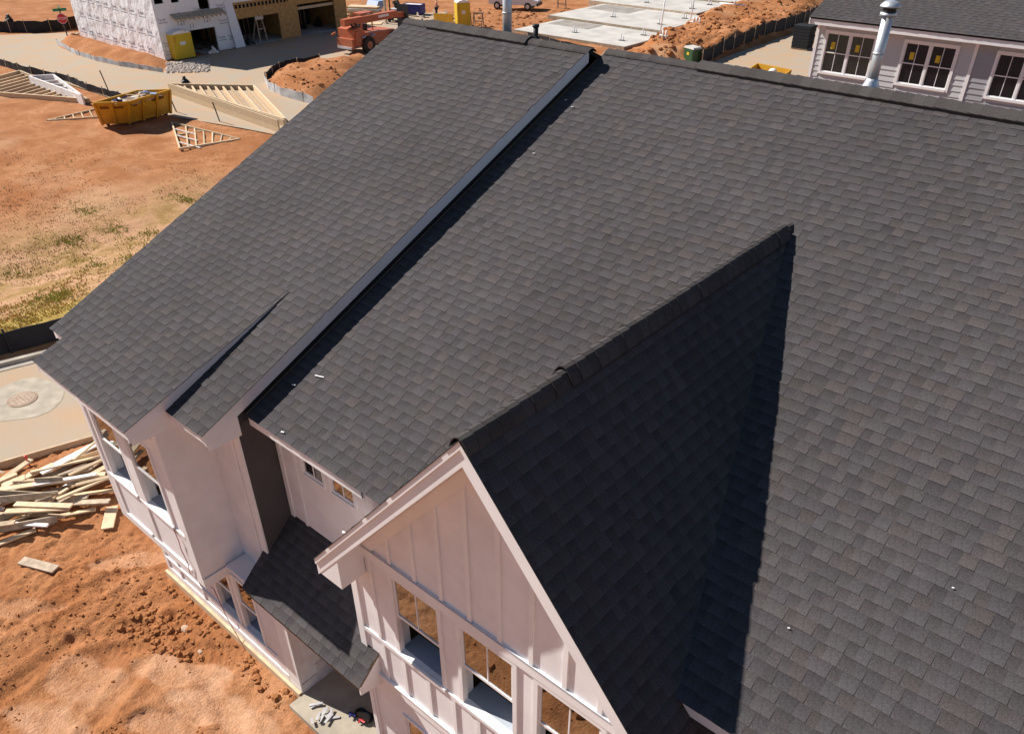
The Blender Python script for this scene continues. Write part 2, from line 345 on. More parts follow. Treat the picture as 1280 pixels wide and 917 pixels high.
    for poly, hgt, sc in ((island, .55, .9), (berm, .55, 1.1), (bank, 1.0, .7)):
        ins = inpoly(X, Y, poly); xi = X[ins]; yi = Y[ins]
        if xi.size == 0: continue
        d = np.full(xi.shape, 1e9)
        for i in range(len(poly)):
            a = poly[i]; b = poly[(i+1) % len(poly)]; dx, dy = b.x-a.x, b.y-a.y
            t = np.clip(((xi-a.x)*dx+(yi-a.y)*dy)/(dx*dx+dy*dy), 0, 1); d = np.minimum(d, np.hypot(xi-a.x-t*dx, yi-a.y-t*dy))
        Z[ins] = ZG + .04 + hgt*smooth(d/1.4)*(.45+1.1*fbm(xi*sc, yi*sc, 4, 21)) + (fbm(xi*2.3, yi*2.3, 3, 4)-.4)*.35*smooth(d/.8)
    Z = Z - .05*flat - .25*under
    G = smooth((-15.0-X)/1.5)*smooth((X+34)/9)*smooth((Y+6)/3)*(1-fr)*smooth((19.5-Y+.2*(X+25))/5)
    ST = smooth((far_edge(Y)-.5-X)/.4)*smooth((X-far_edge(Y)+4.2+1.2*fbm(X, Y, 3, 70))/1.6)*(Y > -30)*(Y < 14)
    nx, ny = len(xs), len(ys)
    idx = np.arange(nx*ny).reshape(ny, nx)
    faces = np.stack([idx[:-1, :-1], idx[:-1, 1:], idx[1:, 1:], idx[1:, :-1]], -1).reshape(-1, 4)
    me = bpy.data.meshes.new('ground'); co = np.stack([X, Y, Z], -1).reshape(-1, 3)
    me.vertices.add(len(co)); me.vertices.foreach_set('co', co.ravel().astype(np.float32))
    me.loops.add(faces.size); me.loops.foreach_set('vertex_index', faces.ravel().astype(np.int32))
    me.polygons.add(len(faces)); me.polygons.foreach_set('loop_start', np.arange(0, faces.size, 4, dtype=np.int32)); me.polygons.foreach_set('loop_total', np.full(len(faces), 4, np.int32))
    a = me.attributes.new('grass', 'FLOAT', 'POINT'); a.data.foreach_set('value', np.clip(G, 0, 1).ravel().astype(np.float32))
    a = me.attributes.new('pale', 'FLOAT', 'POINT'); a.data.foreach_set('value', np.clip(PALE*near, 0, 1).ravel().astype(np.float32))
    a = me.attributes.new('straw', 'FLOAT', 'POINT'); a.data.foreach_set('value', np.clip(ST, 0, 1).ravel().astype(np.float32))
    me.update(); me.validate(); me.materials.append(M['soil']); me.polygons.foreach_set('use_smooth', [True]*len(me.polygons))
    o = bpy.data.objects.new('ground', me); COL.objects.link(o); o['kind'] = 'structure'
    global GX, GY, GZ; GX, GY, GZ = xs, ys, Z
ground()
def gh(x, y):
    i = min(max(int(np.searchsorted(GX, x))-1, 0), len(GX)-2); j = min(max(int(np.searchsorted(GY, y))-1, 0), len(GY)-2)
    fx = (x-GX[i])/(GX[i+1]-GX[i]); fy = (y-GY[j])/(GY[j+1]-GY[j])
    return float((GZ[j, i]*(1-fx)+GZ[j, i+1]*fx)*(1-fy)+(GZ[j+1, i]*(1-fx)+GZ[j+1, i+1]*fx)*fy)
from mathutils.geometry import tessellate_polygon
def sheet(name, poly, z, mat, kind='structure', thick=0.02):
    m = MB(); pts = [Vector((p.x, p.y, z)) for p in poly]
    for t in tessellate_polygon([pts]): m.poly([pts[i] for i in t])
    o = m.build(name, mat)
    if kind: o['kind'] = kind
    return o
sheet('road', far_road, ZG+.012, M['road'])
sheet('driveway', drive2, ZG+.012, M['road'])
m = MB(); ysr = np.linspace(-30, 12, 43)
for a, b in zip(ysr[:-1], ysr[1:]):
    m.quad((far_edge(a)+.3, a, .012), (near_edge(a)-.02, a, .012), (near_edge(b)-.02, b, .012), (far_edge(b)+.3, b, .012))
m.build('street', M['road'], kind='structure')
m = MB()
for a, b in zip(ysr[:-1], ysr[1:]):
    for (o0, o1, z) in ((0.0, .16, .13), (.16, .42, .03)):
        m.hexa([(far_edge(a)+o0, a, -.2), (far_edge(a)+o1, a, -.2), (far_edge(b)+o1, b, -.2), (far_edge(b)+o0, b, -.2), (far_edge(a)+o0, a, z), (far_edge(a)+o1, a, z), (far_edge(b)+o1, b, z), (far_edge(b)+o0, b, z)])
m.build('kerb', M['kerb'], kind='structure')

# ---------------------------------------------------------------- shingled roofs
SH = [(.0695, .0622, .0632), (.0660, .0600, .0618), (.0712, .0636, .0640), (.0662, .0606, .0640), (.0684, .0610, .0648), (.0674, .0620, .0624), (.0718, .0628, .0618)]
EXP = 0.143
def shingle_field(O, U, V, W, L, keep=None, exp=EXP, seed=1):
    """yields shingle tabs on a plane: (centre, 8 corner points, colours); O eave corner, U along the eave, V up the slope"""
    rr = random.Random(seed); O = Vector(O); U = Vector(U).normalized(); V = Vector(V).normalized(); N = U.cross(V).normalized()
    if N.z < 0: N = -N
    n = int(math.ceil(L/exp)); out = []
    for i in range(n):
        v0 = i*exp+rr.uniform(-.003, .003); v1 = min(v0+exp+.028, L+.01); u = -rr.uniform(0, .3)+.0; tooth = rr.random() < .5
        if i == 0: u = 0.0
        while u < W:
            raised = tooth; wd = rr.uniform(.095, .215) if raised else rr.uniform(.08, .17)
            a = max(u, 0); b = min(u+wd, W)
            u += wd; tooth = not tooth
            if b-a < .02: continue
            c = O+U*((a+b)/2)+V*(v0+exp*.5)
            if keep and not keep(c): continue
            hb = .0085 if raised else .0035; jb = rr.uniform(-.003, .003)
            ht = .0015
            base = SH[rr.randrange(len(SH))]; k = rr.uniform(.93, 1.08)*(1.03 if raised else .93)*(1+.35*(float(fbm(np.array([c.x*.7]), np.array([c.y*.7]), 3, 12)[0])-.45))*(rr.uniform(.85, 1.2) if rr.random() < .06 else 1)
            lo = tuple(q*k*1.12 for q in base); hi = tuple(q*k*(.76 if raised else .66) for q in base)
            p = [O+U*a+V*(v0+jb), O+U*b+V*(v0+jb), O+U*b+V*v1, O+U*a+V*v1]
            out.append((c, p, N, hb, ht, lo, hi))
    return out
def add_tab(m, t, off=Vector((0, 0, 0))):
    c, p, N, hb, ht, lo, hi = t
    q = [p[0]-off, p[1]-off, p[2]-off, p[3]-off]
    T = [q[0]+N*hb, q[1]+N*hb, q[2]+N*ht, q[3]+N*ht]
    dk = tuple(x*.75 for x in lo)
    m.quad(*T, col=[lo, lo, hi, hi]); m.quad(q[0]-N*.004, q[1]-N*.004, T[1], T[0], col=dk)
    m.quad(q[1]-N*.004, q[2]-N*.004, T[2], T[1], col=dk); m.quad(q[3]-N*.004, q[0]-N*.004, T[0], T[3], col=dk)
def ridge_caps(parent, p, q, dirs, n_len=.145, wd=.15, raise0=.012, sub='ridge_cap'):
    """bent cap shingles lapped along a ridge from p to q; dirs: the two down-slope directions"""
    p = Vector(p); q = Vector(q); d = (q-p).normalized(); n = int((q-p).length/n_len)
    d1, d2 = [Vector(x).normalized() for x in dirs]
    m = MB(); up_ = Vector((0, 0, 1)); step = n_len
    a0 = Vector((0, 0, 0)); a1 = d*(step+.03)
    th = .013
    q1 = up_*(abs(d1.z)*.055); prof = [d1*wd, d1*.12+q1, d1*.06+q1, up_*.008, d2*.06+q1, d2*.12+q1, d2*wd]
    lo = [a0+x+up_*th for x in prof]; hi = [a1+x+up_*.001 for x in prof]; lb = [a0+x for x in prof]
    for i in range(6):
        m.quad(lo[i], lo[i+1], hi[i+1], hi[i]); m.quad(lb[i], lb[i+1], lo[i+1], lo[i])
    m.quad(lb[0], lo[0], hi[0], a1+prof[0]); m.quad(lb[6], lo[6], hi[6], a1+prof[6])
    me = m.mesh(sub); me.materials.append(M['cap'])
    for i in range(n+1):
        o = bpy.data.objects.new(sub, me); COL.objects.link(o); o.parent = parent
        o.location = p+d*(i*step)+up_*(raise0+random.uniform(-.002, .003))+d.cross(up_)*random.uniform(-.006, .006)

# roof planes
SB = 3.399/8; ZE = 5.2
def zB(y): return ZE+SB*y
SA = .4254; YRA = 7.471; ZRA = 8.684
def zA(y): return ZRA+SA*(y-YRA)
XC, ZC, TC, YC = 4.801, 7.499, 1.17, -.655
def zC(x): return ZC-TC*abs(x-XC)
YRB, ZRB = 8.0, ZE+3.399
XEND = 15.0; LA = -4.468
house = thing('townhouse', 'white townhouse under construction with big charcoal shingle roof and cross gable', 'house', (0, 0, 0))
all_tabs = []
def plane_deck(name, p0, p1, p2, p3, th=.05, mat='deck'):
    m = MB(); n = (Vector(p1)-Vector(p0)).cross(Vector(p3)-Vector(p0)).normalized()
    if n.z < 0: n = -n
    pts = [Vector(x) for x in (p0, p1, p2, p3)]
    m.hexa([x-n*th for x in pts]+[x-n*.003 for x in pts]); return m.build(name, M[mat], house)
roofB = plane_deck('roof', (-.04, 0, ZE), (XEND, 0, ZE), (XEND, YRB, ZRB), (-.04, YRB, ZRB), .06)
roofB['label'] = 'charcoal shingle roof behind the cross gable'
plane_deck('roof', (XEND, 16, ZE), (-.04, 16, ZE), (-.04, YRB, ZRB), (XEND, YRB, ZRB), .06, 'felt')
roofA = plane_deck('roof', (LA+.04, -.64, zA(-.64)), (-.04, -.64, zA(-.64)), (-.04, YRA, ZRA), (LA+.04, YRA, ZRA), .06)
roofA['label'] = 'higher charcoal shingle roof of the end unit'
plane_deck('roof', (0, 2*YRA+.67, zA(-.671)), (LA, 2*YRA+.67, zA(-.671)), (LA, YRA, ZRA), (0, YRA, ZRA), .06, 'felt')
YK, YD, ZD, XD0, XD1 = 1.614, -1.279, 5.192, -3.68, -.898
SD = (zA(YK)-ZD)/(YK-YD)
roofD = plane_deck('roof', (XD0+.04, YD+.045, ZD+SD*.045), (XD1-.04, YD+.045, ZD+SD*.045), (XD1-.04, YK, zA(YK)), (XD0+.04, YK, zA(YK)), .05)
roofD['label'] = 'shallow shingle roof over the box bay'
WC = 2.663
def cdeck(s):
    e = XC+s*WC; yb = zC(e) ; vb = .6
    y_ = YC+.045; a = [(e, y_, zC(e)), (e, .5, zC(e)), (XC+s*(ZC-ZE)/TC, .05, ZE), (XC, (ZC-ZE)/SB, ZC), (XC, y_, ZC)]
    n = Vector((s*TC, 0, 1)).normalized(); m = MB(); pts = [Vector(x) for x in a]
    m.prism([x-n*.05 for x in pts], n*.047); return m.build('roof', M['deck'], house)
roofCl = cdeck(-1); roofCr = cdeck(1); roofCr['label'] = 'steep shaded slope of the cross gable'
keepB = lambda c: zC(c.x) < c.z+.12 and c.x < 11.5
cosB = math.sqrt(1+SB*SB)
tabsB = shingle_field((0, -.02, ZE-SB*.02), (1, 0, 0), (0, 1, SB), 12, 8.02*cosB, keepB, seed=3)
tabsA = shingle_field((LA, -.69, zA(-.69)), (1, 0, 0), (0, 1, SA), -LA+.012, (YRA+.69)*math.sqrt(1+SA*SA), lambda c: not (XD0+.1 < c.x < XD1-.12 and c.y < YK-.15 and c.z < ZD+SD*(c.y-YD)-.03), seed=4)
tabsD = shingle_field((XD0-.01, YD-.02, ZD-SD*.02), (1, 0, 0), (0, 1, SD), XD1-XD0+.02, (YK-YD+.02)*math.sqrt(1+SD*SD), seed=5)
keepC = lambda c: not (c.y > .15 and c.z < zB(c.y)-.1)
LC = WC*math.sqrt(1+TC*TC)
tabsCr = shingle_field((XC+WC+.012, YC-.015, zC(XC+WC)-.014), (0, 1, 0), (-1, 0, TC), 6.2, LC, keepC, seed=6)
tabsCl = shingle_field((XC-WC-.012, YC-.015, zC(XC-WC)-.014), (0, 1, 0), (1, 0, TC), 6.2, LC, keepC, seed=8)
allt = [(t, roofB) for t in tabsB]+[(t, roofA) for t in tabsA]+[(t, roofD) for t in tabsD]+[(t, roofCr) for t in tabsCr]+[(t, roofCl) for t in tabsCl]
def pix(p):
    d = p-CAM; z = d.dot(fw); return PPX+F_PX*d.dot(rt)/z, PPY-F_PX*d.dot(up)/z, d.length
def vis_score(t):
    x, y, dist = pix(t[0][0])
    if not (0 < x < 1280 and 0 < y < 917) or t[1] is roofCl: return 1e9
    nv = (CAM-t[0][0]).normalized().dot(t[0][2]); a = (t[0][1][1]-t[0][1][0]).length
    return -nv*min(a, .3)/dist**2 if nv > .05 else 1e9
order = sorted(range(len(allt)), key=lambda i: vis_score(allt[i]))
solo = set(order[:300])
rest = {}
for i, (t, r) in enumerate(allt):
    if i in solo:
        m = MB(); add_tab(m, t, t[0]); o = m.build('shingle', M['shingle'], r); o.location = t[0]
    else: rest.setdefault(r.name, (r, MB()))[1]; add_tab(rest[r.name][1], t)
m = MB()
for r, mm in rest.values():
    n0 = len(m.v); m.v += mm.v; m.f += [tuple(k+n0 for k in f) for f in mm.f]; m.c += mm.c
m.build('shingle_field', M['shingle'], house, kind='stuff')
# ridge caps and raised ridge vents
yCb = (ZC-ZE)/SB
ridge_caps(roofCr, (XC, YC-.02, ZC+.004), (XC, yCb-.02, ZC+.004), ((-1, 0, -TC), (1, 0, -TC)), wd=.17)
m = MB(); y0, y1 = .72, yCb-.35
prof = [(-.12, -.12*TC+.004), (-.12, -.12*TC+.055), (-.02, .036), (.02, .036), (.12, -.12*TC+.055), (.12, -.12*TC+.004)]
m.prism([(XC+a, y0, ZC+b+.004) for a, b in prof], (0, y1-y0, 0)); m.build('ridge_vent', M['flash'], house)
ridge_caps(roofCr, (XC, y0-.02, ZC+.046), (XC, y1, ZC+.046), ((-1, 0, -TC), (1, 0, -TC)), wd=.20, raise0=.01)
ridge_caps(roofA, (LA, YRA, ZRA), (0, YRA, ZRA), ((0, -1, -SA), (0, 1, -SA)))
m = MB(); prof = [(-.17, -.17*SA+.004), (-.17, -.17*SA+.04), (0, .045), (.17, -.17*SA+.04), (.17, -.17*SA+.004)]
m.prism([(-3.75, YRA+a, ZRA+b) for a, b in prof], (2.45, 0, 0)); m.build('ridge_vent', M['flash'], house)
ridge_caps(roofA, (-3.77, YRA, ZRA+.038), (-1.4, YRA, ZRA+.038), ((0, -1, -SA), (0, 1, -SA)), wd=.20)
ridge_caps(roofB, (.03, YRB, ZRB), (11, YRB, ZRB), ((0, -1, -SB), (0, 1, -SB)))
m = MB(); m.prism([(1.85, YRB+a, ZRB+b) for a, b in prof], (9, 0, 0)); m.build('ridge_vent', M['flash'], house)
ridge_caps(roofB, (1.83, YRB, ZRB+.038), (10.7, YRB, ZRB+.038), ((0, -1, -SB), (0, 1, -SB)), wd=.20)
# ---- fascias, rakes, soffits
W_ = M['white']
def rake(name, x0, x1, y0, z0, y1, z1, h, mat=W_, drop=.0):   # board in a plane x = const, following a slope in y
    m = MB(); a = drop
    m.hexa([(x0, y0, z0-a-h), (x1, y0, z0-a-h), (x1, y1, z1-a-h), (x0, y1, z1-a-h), (x0, y0, z0-a), (x1, y0, z0-a), (x1, y1, z1-a), (x0, y1, z1-a)])
    return m.build(name, mat, house)
rake('rake_board', -.035, -.004, -.655, zA(-.655), YRA, ZRA, .20, drop=.004)
rake('rake_flashing', -.09, -.05, -.14, zA(-.14), YRA-.02, zA(YRA-.02), .36, M['flash'], drop=.05)
rake('rake_board', LA+.004, LA+.035, -.655, zA(-.655), YRA, ZRA, .20, drop=.008)
rake('rake_board', XD1-.035, XD1-.004, YD+.01, ZD, YK-.2, zA(YK)-.2*SD, .21, drop=.002)
rake('rake_flashing', XD1-.07, XD1-.04, -.6, ZD+SD*(-.6-YD), YK-.2, zA(YK)-.2*SD, .30, M['flash'], drop=.03)
rake('rake_board', XD0+.004, XD0+.03, YD+.01, ZD, YK-.2, zA(YK)-.2*SD, .19, drop=.006)
def fascia(x0, x1, y, z, h=.17): obox('fascia', W_, house, x0, x1, y, y+.03, z-h-.004, z-.004)
fascia(0.0, 2.35, .012, ZE); fascia(6.66, XEND, .012, ZE); fascia(LA+.035, XD0-.002, -.655, zA(-.655)); fascia(XD1+.005, -.037, -.655, zA(-.655)); fascia(XD0+.032, XD1-.037, YD+.012, ZD)
obox('soffit', W_, house, 0.0, 2.3, .044, .37, ZE-.16, ZE-.145); obox('soffit', W_, house, 7.2, XEND, .044, .37, ZE-.16, ZE-.145)
obox('soffit', W_, house, XD1+.005, -.1, -.62, -.14, zA(-.671)-.16, zA(-.671)-.145); obox('soffit', W_, house, LA+.04, XD0, -.62, -.14, zA(-.671)-.16, zA(-.671)-.145)
obox('soffit', W_, house, XD0+.035, XD1-.04, YD+.044, -.9, ZD-.16, ZD-.145)
for (xa, xb, ya, yb, sl, zf, dr) in ((-.96, XD1-.037, YD+.05, -.5, SD, lambda y: ZD+SD*(y-YD), .30), (-.079, -.037, -.61, -.12, SA, zA, .34)):
    m = MB(); m.prism([(xa, ya, zf(ya)-.03), (xa, yb, zf(yb)-.03), (xa, yb, zf(ya)-dr), (xa, ya, zf(ya)-dr)], (xb-xa, 0, 0)); m.build('eave_return', W_, house)
# cross gable barge boards, crown strips, soffits and returns
for s in (-1, 1):
    e = XC+s*WC; nx = s
    def gb(name, y0, y1, d0, d1, xin=XC, xout=e, mat=W_):
        m = MB(); xi, xo = (xin, xout)
        P = [(xi, zC(xi)), (xo, zC(xo))]
        k = math.sqrt(1+TC*TC)
        m.prism([(xi, y0, zC(xi)-d0*k), (xo, y0, zC(xo)-d0*k), (xo, y0, zC(xo)-d1*k), (xi, y0, zC(xi)-d1*k)], (0, y1-y0, 0)); return m.build(name, mat, house)
    gb('barge_board', -.645, -.612, .006, .185)
    gb('crown_strip', -.662, -.646, .004, .062)
    gb('soffit', -.611, -.256, .165, .185)
    gb('frieze_board', -.278, -.258, .188, .33, XC, XC+s*2.5)
    m = MB(); m.prism([(e, -.64, zC(e)-.01), (XC+s*2.2, -.64, zC(XC+s*2.2)-.20), (XC+s*2.2, -.64, zC(e)-.24), (e-s*.0, -.64, zC(e)-.24)], (0, .375, 0)); m.build('eave_return', W_, house)
    obox('fascia', W_, house, *(sorted((e-s*.03, e-s*.004))), -.61, .45, zC(e)-.20, zC(e)-.01)
# ---- walls
def wall_strip(m, x0, x1, y0, y1, z0, top, openings):
    xs = sorted(set([x0, x1]+[v for o in openings for v in o[:2] if x0 < v < x1]+[XC] if x0 < XC < x1 and callable(top) else [x0, x1]+[v for o in openings for v in o[:2] if x0 < v < x1]))
    tf = top if callable(top) else (lambda x: top)
    for a, b in zip(xs[:-1], xs[1:]):
        mid = (a+b)/2; zz = z0; segs = []
        for o in sorted([o for o in openings if o[0]-1e-6 <= mid <= o[1]+1e-6], key=lambda o: o[2]):
            segs.append((zz, zz, o[2], o[2])); zz = o[3]
        segs.append((zz, zz, tf(a), tf(b)))
        for (la, lb, ta, tb) in segs:
            if max(ta-la, tb-lb) < .01: continue
            m.hexa([(a, y0, la), (b, y0, lb), (b, y1, lb), (a, y1, la), (a, y0, max(ta, la)), (b, y0, max(tb, lb)), (b, y1, max(tb, lb)), (a, y1, max(ta, la))])
def wall(name, x0, x1, yf, z0, top, openings=(), th=.14, mat='siding', parent=None):
    m = MB(); wall_strip(m, x0, x1, yf, yf+th, z0, top, list(openings)); return m.build(name, M[mat], parent or house)
def window(x0, x1, z0, z1, yf, parent, openfrac=.5, muntin=1, sill=True, casing=.055, depth=.14):
    """double-hung window in a wall facing -y; the mesh named window is its outer frame"""
    m = MB(); c = casing; y0, y1 = yf-.022, yf+.06
    m.box(x0-.004, x0+c, y0, y1, z0, z1); m.box(x1-c, x1+.004, y0, y1, z0, z1); m.box(x0+c, x1-c, y0, y1, z1-c, z1+.004); m.box(x0+c, x1-c, y0, y1, z0-.004, z0+c*.7)
    w_ = m.build('window', M['white'], parent)
    a, b, lo, hi = x0+c+.001, x1-c-.001, z0+c*.7+.001, z1-c-.001; zm = lo+(hi-lo)*openfrac; r = .032
    def sash(zb, zt, y):
        q = MB(); q.box(a, a+r, y, y+.03, zb, zt); q.box(b-r, b, y, y+.03, zb, zt); q.box(a+r, b-r, y, y+.03, zt-r, zt); q.box(a+r, b-r, y, y+.03, zb, zb+r*1.3)
        q.build('sash', M['white'], w_)
        q = MB(); q.box(a+r, b-r, y+.012, y+.017, zb+r*1.3, zt-r); q.build('pane', M['glass'], w_)
        if muntin:
            k = (a+b)/2; q = MB(); q.box(k-.009, k+.009, y+.006, y+.024, zb+r*1.3, zt-r); q.build('muntin', M['white'], w_)
    if openfrac <= .02: sash(lo, hi, yf+.0)
    else:
        sash(zm, hi, yf+.0)
        q = MB(); y = yf+.036; zb = zm-.055; q.box(a, b, y, y+.03, zb, zb+.05); q.build('sash_rail', M['white'], w_)
    q = MB(); q.box(x0, x0+.012, yf+.061, yf+depth+.06, z0, z1); q.box(x1-.012, x1, yf+.061, yf+depth+.06, z0, z1); q.box(x0+.012, x1-.012, yf+.061, yf+depth+.06, z1-.012, z1); q.build('jamb', M['white'], w_)
    if sill:
        q = MB(); q.hexa([(x0-.0, yf-.045, z0-.03), (x1, yf-.045, z0-.03), (x1, yf+.06, z0-.005), (x0, yf+.06, z0-.005), (x0, yf-.045, z0+.028), (x1, yf-.045, z0+.028), (x1, yf+.06, z0+.05), (x0, yf+.06, z0+.05)])
        q.build('sill', M['white'], w_)
        q = MB(); q.box(x0+.013, x1-.013, yf+.062, yf+.34, z0+.0, z0+.045); q.build('stool', M['drywall'], w_)
    return w_
def board(x0, x1, z0, z1, yf, name='trim_board', mat='white', pr=.02, parent=None, th=.0):
    return obox(name, M[mat], parent or house, x0, x1, yf-pr, yf+th-.001, z0, z1)

# cross gable unit, front wall
YG = -.255
gw = [(3.05, 3.93), (4.18, 5.08), (5.32, 6.24)]
gtop = lambda x: ZC-.24-TC*abs(x-XC)
wg = wall('wall', 2.25, 7.35, YG, 0.0, gtop, [(a, b, 2.98, 4.46) for a, b in gw]+[(2.95, 3.75, .55, 1.55)], parent=house)
wg['label'] = 'board and batten gable wall'
for a, b in gw: window(a, b, 2.98, 4.46, YG, house, openfrac=.5)
window(2.95, 3.75, .55, 1.55, YG, house, openfrac=0)
board(2.25, 7.35, 4.475, 4.63, YG, 'head_band', pr=.028, parent=wg)
obox('drip_flashing', M['drywall'], wg, 2.62, 7.0, YG-.036, YG-.0285, 4.625, 4.64)
for k in range(-6, 7):
    x = 4.84+.434*k-.434*0
    if 2.45 < x < 7.2:
        zt = gtop(x)-.12
        if zt > 4.75: board(x-.028, x+.028, 4.632, zt, YG, 'batten', pr=.022, parent=wg)
for (a, b) in ((2.25, 2.37), (7.23, 7.35)): board(a, b, .1, 4.47 if a > 2.3 else 4.05, YG, 'corner_board', pr=.026, parent=wg)
board(2.37, 7.23, 1.95, 2.13, YG, 'belly_band', pr=.03, parent=wg)
obox('drip_ledge', M['white'], wg, 2.3, 7.3, YG-.05, YG-.002, 2.131, 2.15)
board(2.37, 7.23, 2.90, 2.975, YG, 'sill_band', pr=.024, parent=wg)
for x in (2.74, 3.14, 3.60, 4.05, 4.47, 4.92, 5.36, 5.80, 6.24, 6.68): board(x-.03, x+.03, 2.152, 2.899, YG, 'batten', pr=.022, parent=wg)
for x in (2.70, 6.72): board(x-.028, x+.028, 2.976, 4.474, YG, 'batten', pr=.02, parent=wg)
# wall between the end unit and the gable (small transom windows)
YW = .37
wb = wall('wall', -.06, 2.25, YW, 2.3, 5.06, [(.5, 1.03, 4.22, 4.56), (1.14, 1.69, 4.22, 4.56)])
for a, b in ((.5, 1.03), (1.14, 1.69)): window(a, b, 4.22, 4.56, YW, house, openfrac=0, sill=False, casing=.03)
board(-.06, .03, 2.9, 5.05, YW, 'corner_board', parent=wb); board(.30, .36, 2.9, 5.05, YW, 'batten', pr=.014, parent=wb); board(.42, 1.78, 4.565, 4.63, YW, 'head_band', pr=.015, parent=wb)
board(1.84, 1.90, 2.9, 5.05, YW, 'batten', pr=.014, parent=wb)
wall('wall', 7.35, XEND, YW, 0, 5.06)
# end unit
wa = wall('wall', -4.2, -.08, -.15, 2.0, 5.25)
obox('wall', M['dark_wall'], house, -.2, -.078, -.148, .6, 2.0, 5.34)['label'] = 'dark uncovered side wall of the end unit'
board(-.21, -.075, 2.3, 5.2, -.15, 'corner_board', pr=.025, parent=wa); board(-.34, -.30, 2.2, 5.2, -.15, 'batten', pr=.012, parent=wa)
# box bay
XB0, XB1, YB = -3.62, -.94, -.90
bw = [(-3.36, -2.48), (-2.24, -1.36)]
wd_ = wall('wall', XB0, XB1, YB, 1.9, 5.03, [(a, b, 2.92, 4.5) for a, b in bw], th=.12)
wd_['label'] = 'panelled front of the box bay'
for a, b in bw: window(a, b, 2.92, 4.5, YB, house, openfrac=.5, muntin=0)
obox('wall', M['siding'], house, XB1-.12, XB1, YB+.12, -.15, 1.9, 5.3)['label'] = 'plain side wall of the box bay'
obox('wall', M['siding'], house, XB0, XB0+.12, YB+.12, -.15, 1.9, 5.3)
obox('soffit', M['primed'], house, XB0, XB1, YB+.02, -.1, 1.86, 1.9)
obox('belly_band', M['white'], house, XB1-.01, XB1+.02, YB-.02, -.15, 1.86, 2.05)
board(XB0, XB0+.10, 1.88, 5.0, YB, 'corner_board', pr=.022, parent=wd_); board(XB1-.14, XB1+.001, 1.88, 5.0, YB, 'corner_board', pr=.022, parent=wd_)
board(XB0+.1, XB1-.14, 4.51, 4.75, YB, 'head_band', pr=.02, parent=wd_); board(-2.47, -2.25, 2.1, 4.51, YB, 'trim_board', pr=.02, parent=wd_)
board(XB0+.1, XB1-.14, 2.84, 2.915, YB, 'sill_band', pr=.026, parent=wd_); board(XB0+.1, XB1-.14, 1.88, 2.03, YB, 'belly_band', pr=.02, parent=wd_)
for a, b in ((XB0+.28, -2.5), (-2.22, XB1-.32)): board(a, b, 2.031, 2.07, YB, 'panel_ledge', pr=.032, parent=wd_)
board(XB0+.1, XB0+.27, 2.031, 2.84, YB, 'panel_stile', pr=.02, parent=wd_); board(XB1-.3, XB1-.14, 2.031, 2.84, YB, 'panel_stile', pr=.02, parent=wd_)
# ground storey of the end unit
YF = -.50
fwin = [(-1.62, -.98), (-.86, -.24)]
wf = wall('wall', -3.6, .60, YF, .12, 2.06, [(a, b, .62, 1.95) for a, b in fwin], th=.14, mat='primed')
for a, b in fwin: window(a, b, .62, 1.95, YF, house, openfrac=.5, muntin=0)
obox('wall', M['siding'], house, .46, .60, YF+.14, 1.9, .12, 2.04)
obox('wall', M['siding'], house, -3.6, -3.46, YF+.14, 15, .12, 2.6)
board(-3.6, -3.50, .12, 1.87, YF, 'corner_board', pr=.02, parent=wf); board(.28, .61, .12, 2.05, YF, 'corner_board', pr=.022, parent=wf); board(.05, .27, .3, 2.05, YF, 'trim_board', mat='primed', pr=.012, parent=wf)
board(-3.5, .28, .12, .30, YF, 'base_board', pr=.025, parent=wf); board(-3.5, -1.7, .56, .62, YF, 'panel_ledge', pr=.03, parent=wf); board(-3.5, .05, .55, .60, YF, 'sill_band', pr=.02, parent=wf)
board(-3.1, -3.04, .30, 1.87, YF, 'batten', parent=wf); board(-2.3, -2.24, .30, 1.87, YF, 'batten', parent=wf)
obox('ledge_cap', W_, house, XB1+.025, .58, YF-.02, -.15, 2.061, 2.09)
obox('form_board', M['wood'], house, -3.66, .60, YF-.085, YF-.03, -.06, .15)
obox('foundation', M['concrete'], house, -3.58, 2.2, YF-.028, 14, -.3, .11)
# porch: roof, floor, back wall with doorway
YP0, ZP0, YP1, ZP1, XP0, XP1 = -.65, 2.21, .37, 3.11, -.19, 2.58
SP = (ZP1-ZP0)/(YP1-YP0)
pd = plane_deck('porch_roof', (XP0, YP0, ZP0), (XP1, YP0, ZP0), (XP1, YP1, ZP1), (XP0, YP1, ZP1), .05)
m = MB()
for t in shingle_field((XP0-.01, YP0-.015, ZP0-.013), (1, 0, 0), (0, 1, SP), XP1-XP0+.02, (YP1-YP0)*math.sqrt(1+SP*SP)+.02, seed=12):
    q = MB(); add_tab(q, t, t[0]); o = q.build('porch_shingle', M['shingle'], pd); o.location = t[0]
obox('fascia', M['flash'], house, XP0+.01, XP1-.03, YP0+.02, YP0+.045, ZP0-.16, ZP0-.05)
m = MB(); m.prism([(XP1-.03, YP0+.01, ZP0-.03), (XP1-.03, YG-.002, ZP0+SP*(YG-YP0)-.03), (XP1-.03, YG-.002, ZP0-.30), (XP1-.03, YP0+.01, ZP0-.20)], (.026, 0, 0)); m.build('rake_board', W_, house)
obox('porch_ceiling', M['primed'], house, .6, 2.25, YP0+.05, 1.0, 2.03, 2.06)
obox('porch_floor', M['patch'], house, .62, 2.24, YF-.3, 1.05, .0, .115)
wp = wall('wall', .6, 2.25, 1.0, .1, 2.5, [(1.0, 1.95, .12, 2.02)], mat='primed')
obox('door', M['black'], house, 1.02, 1.93, 1.06, 1.10, .13, 2.0)
obox('wall', M['siding'], house, 2.25, 2.39, YG+.141, 1.2, 0, 4.0)
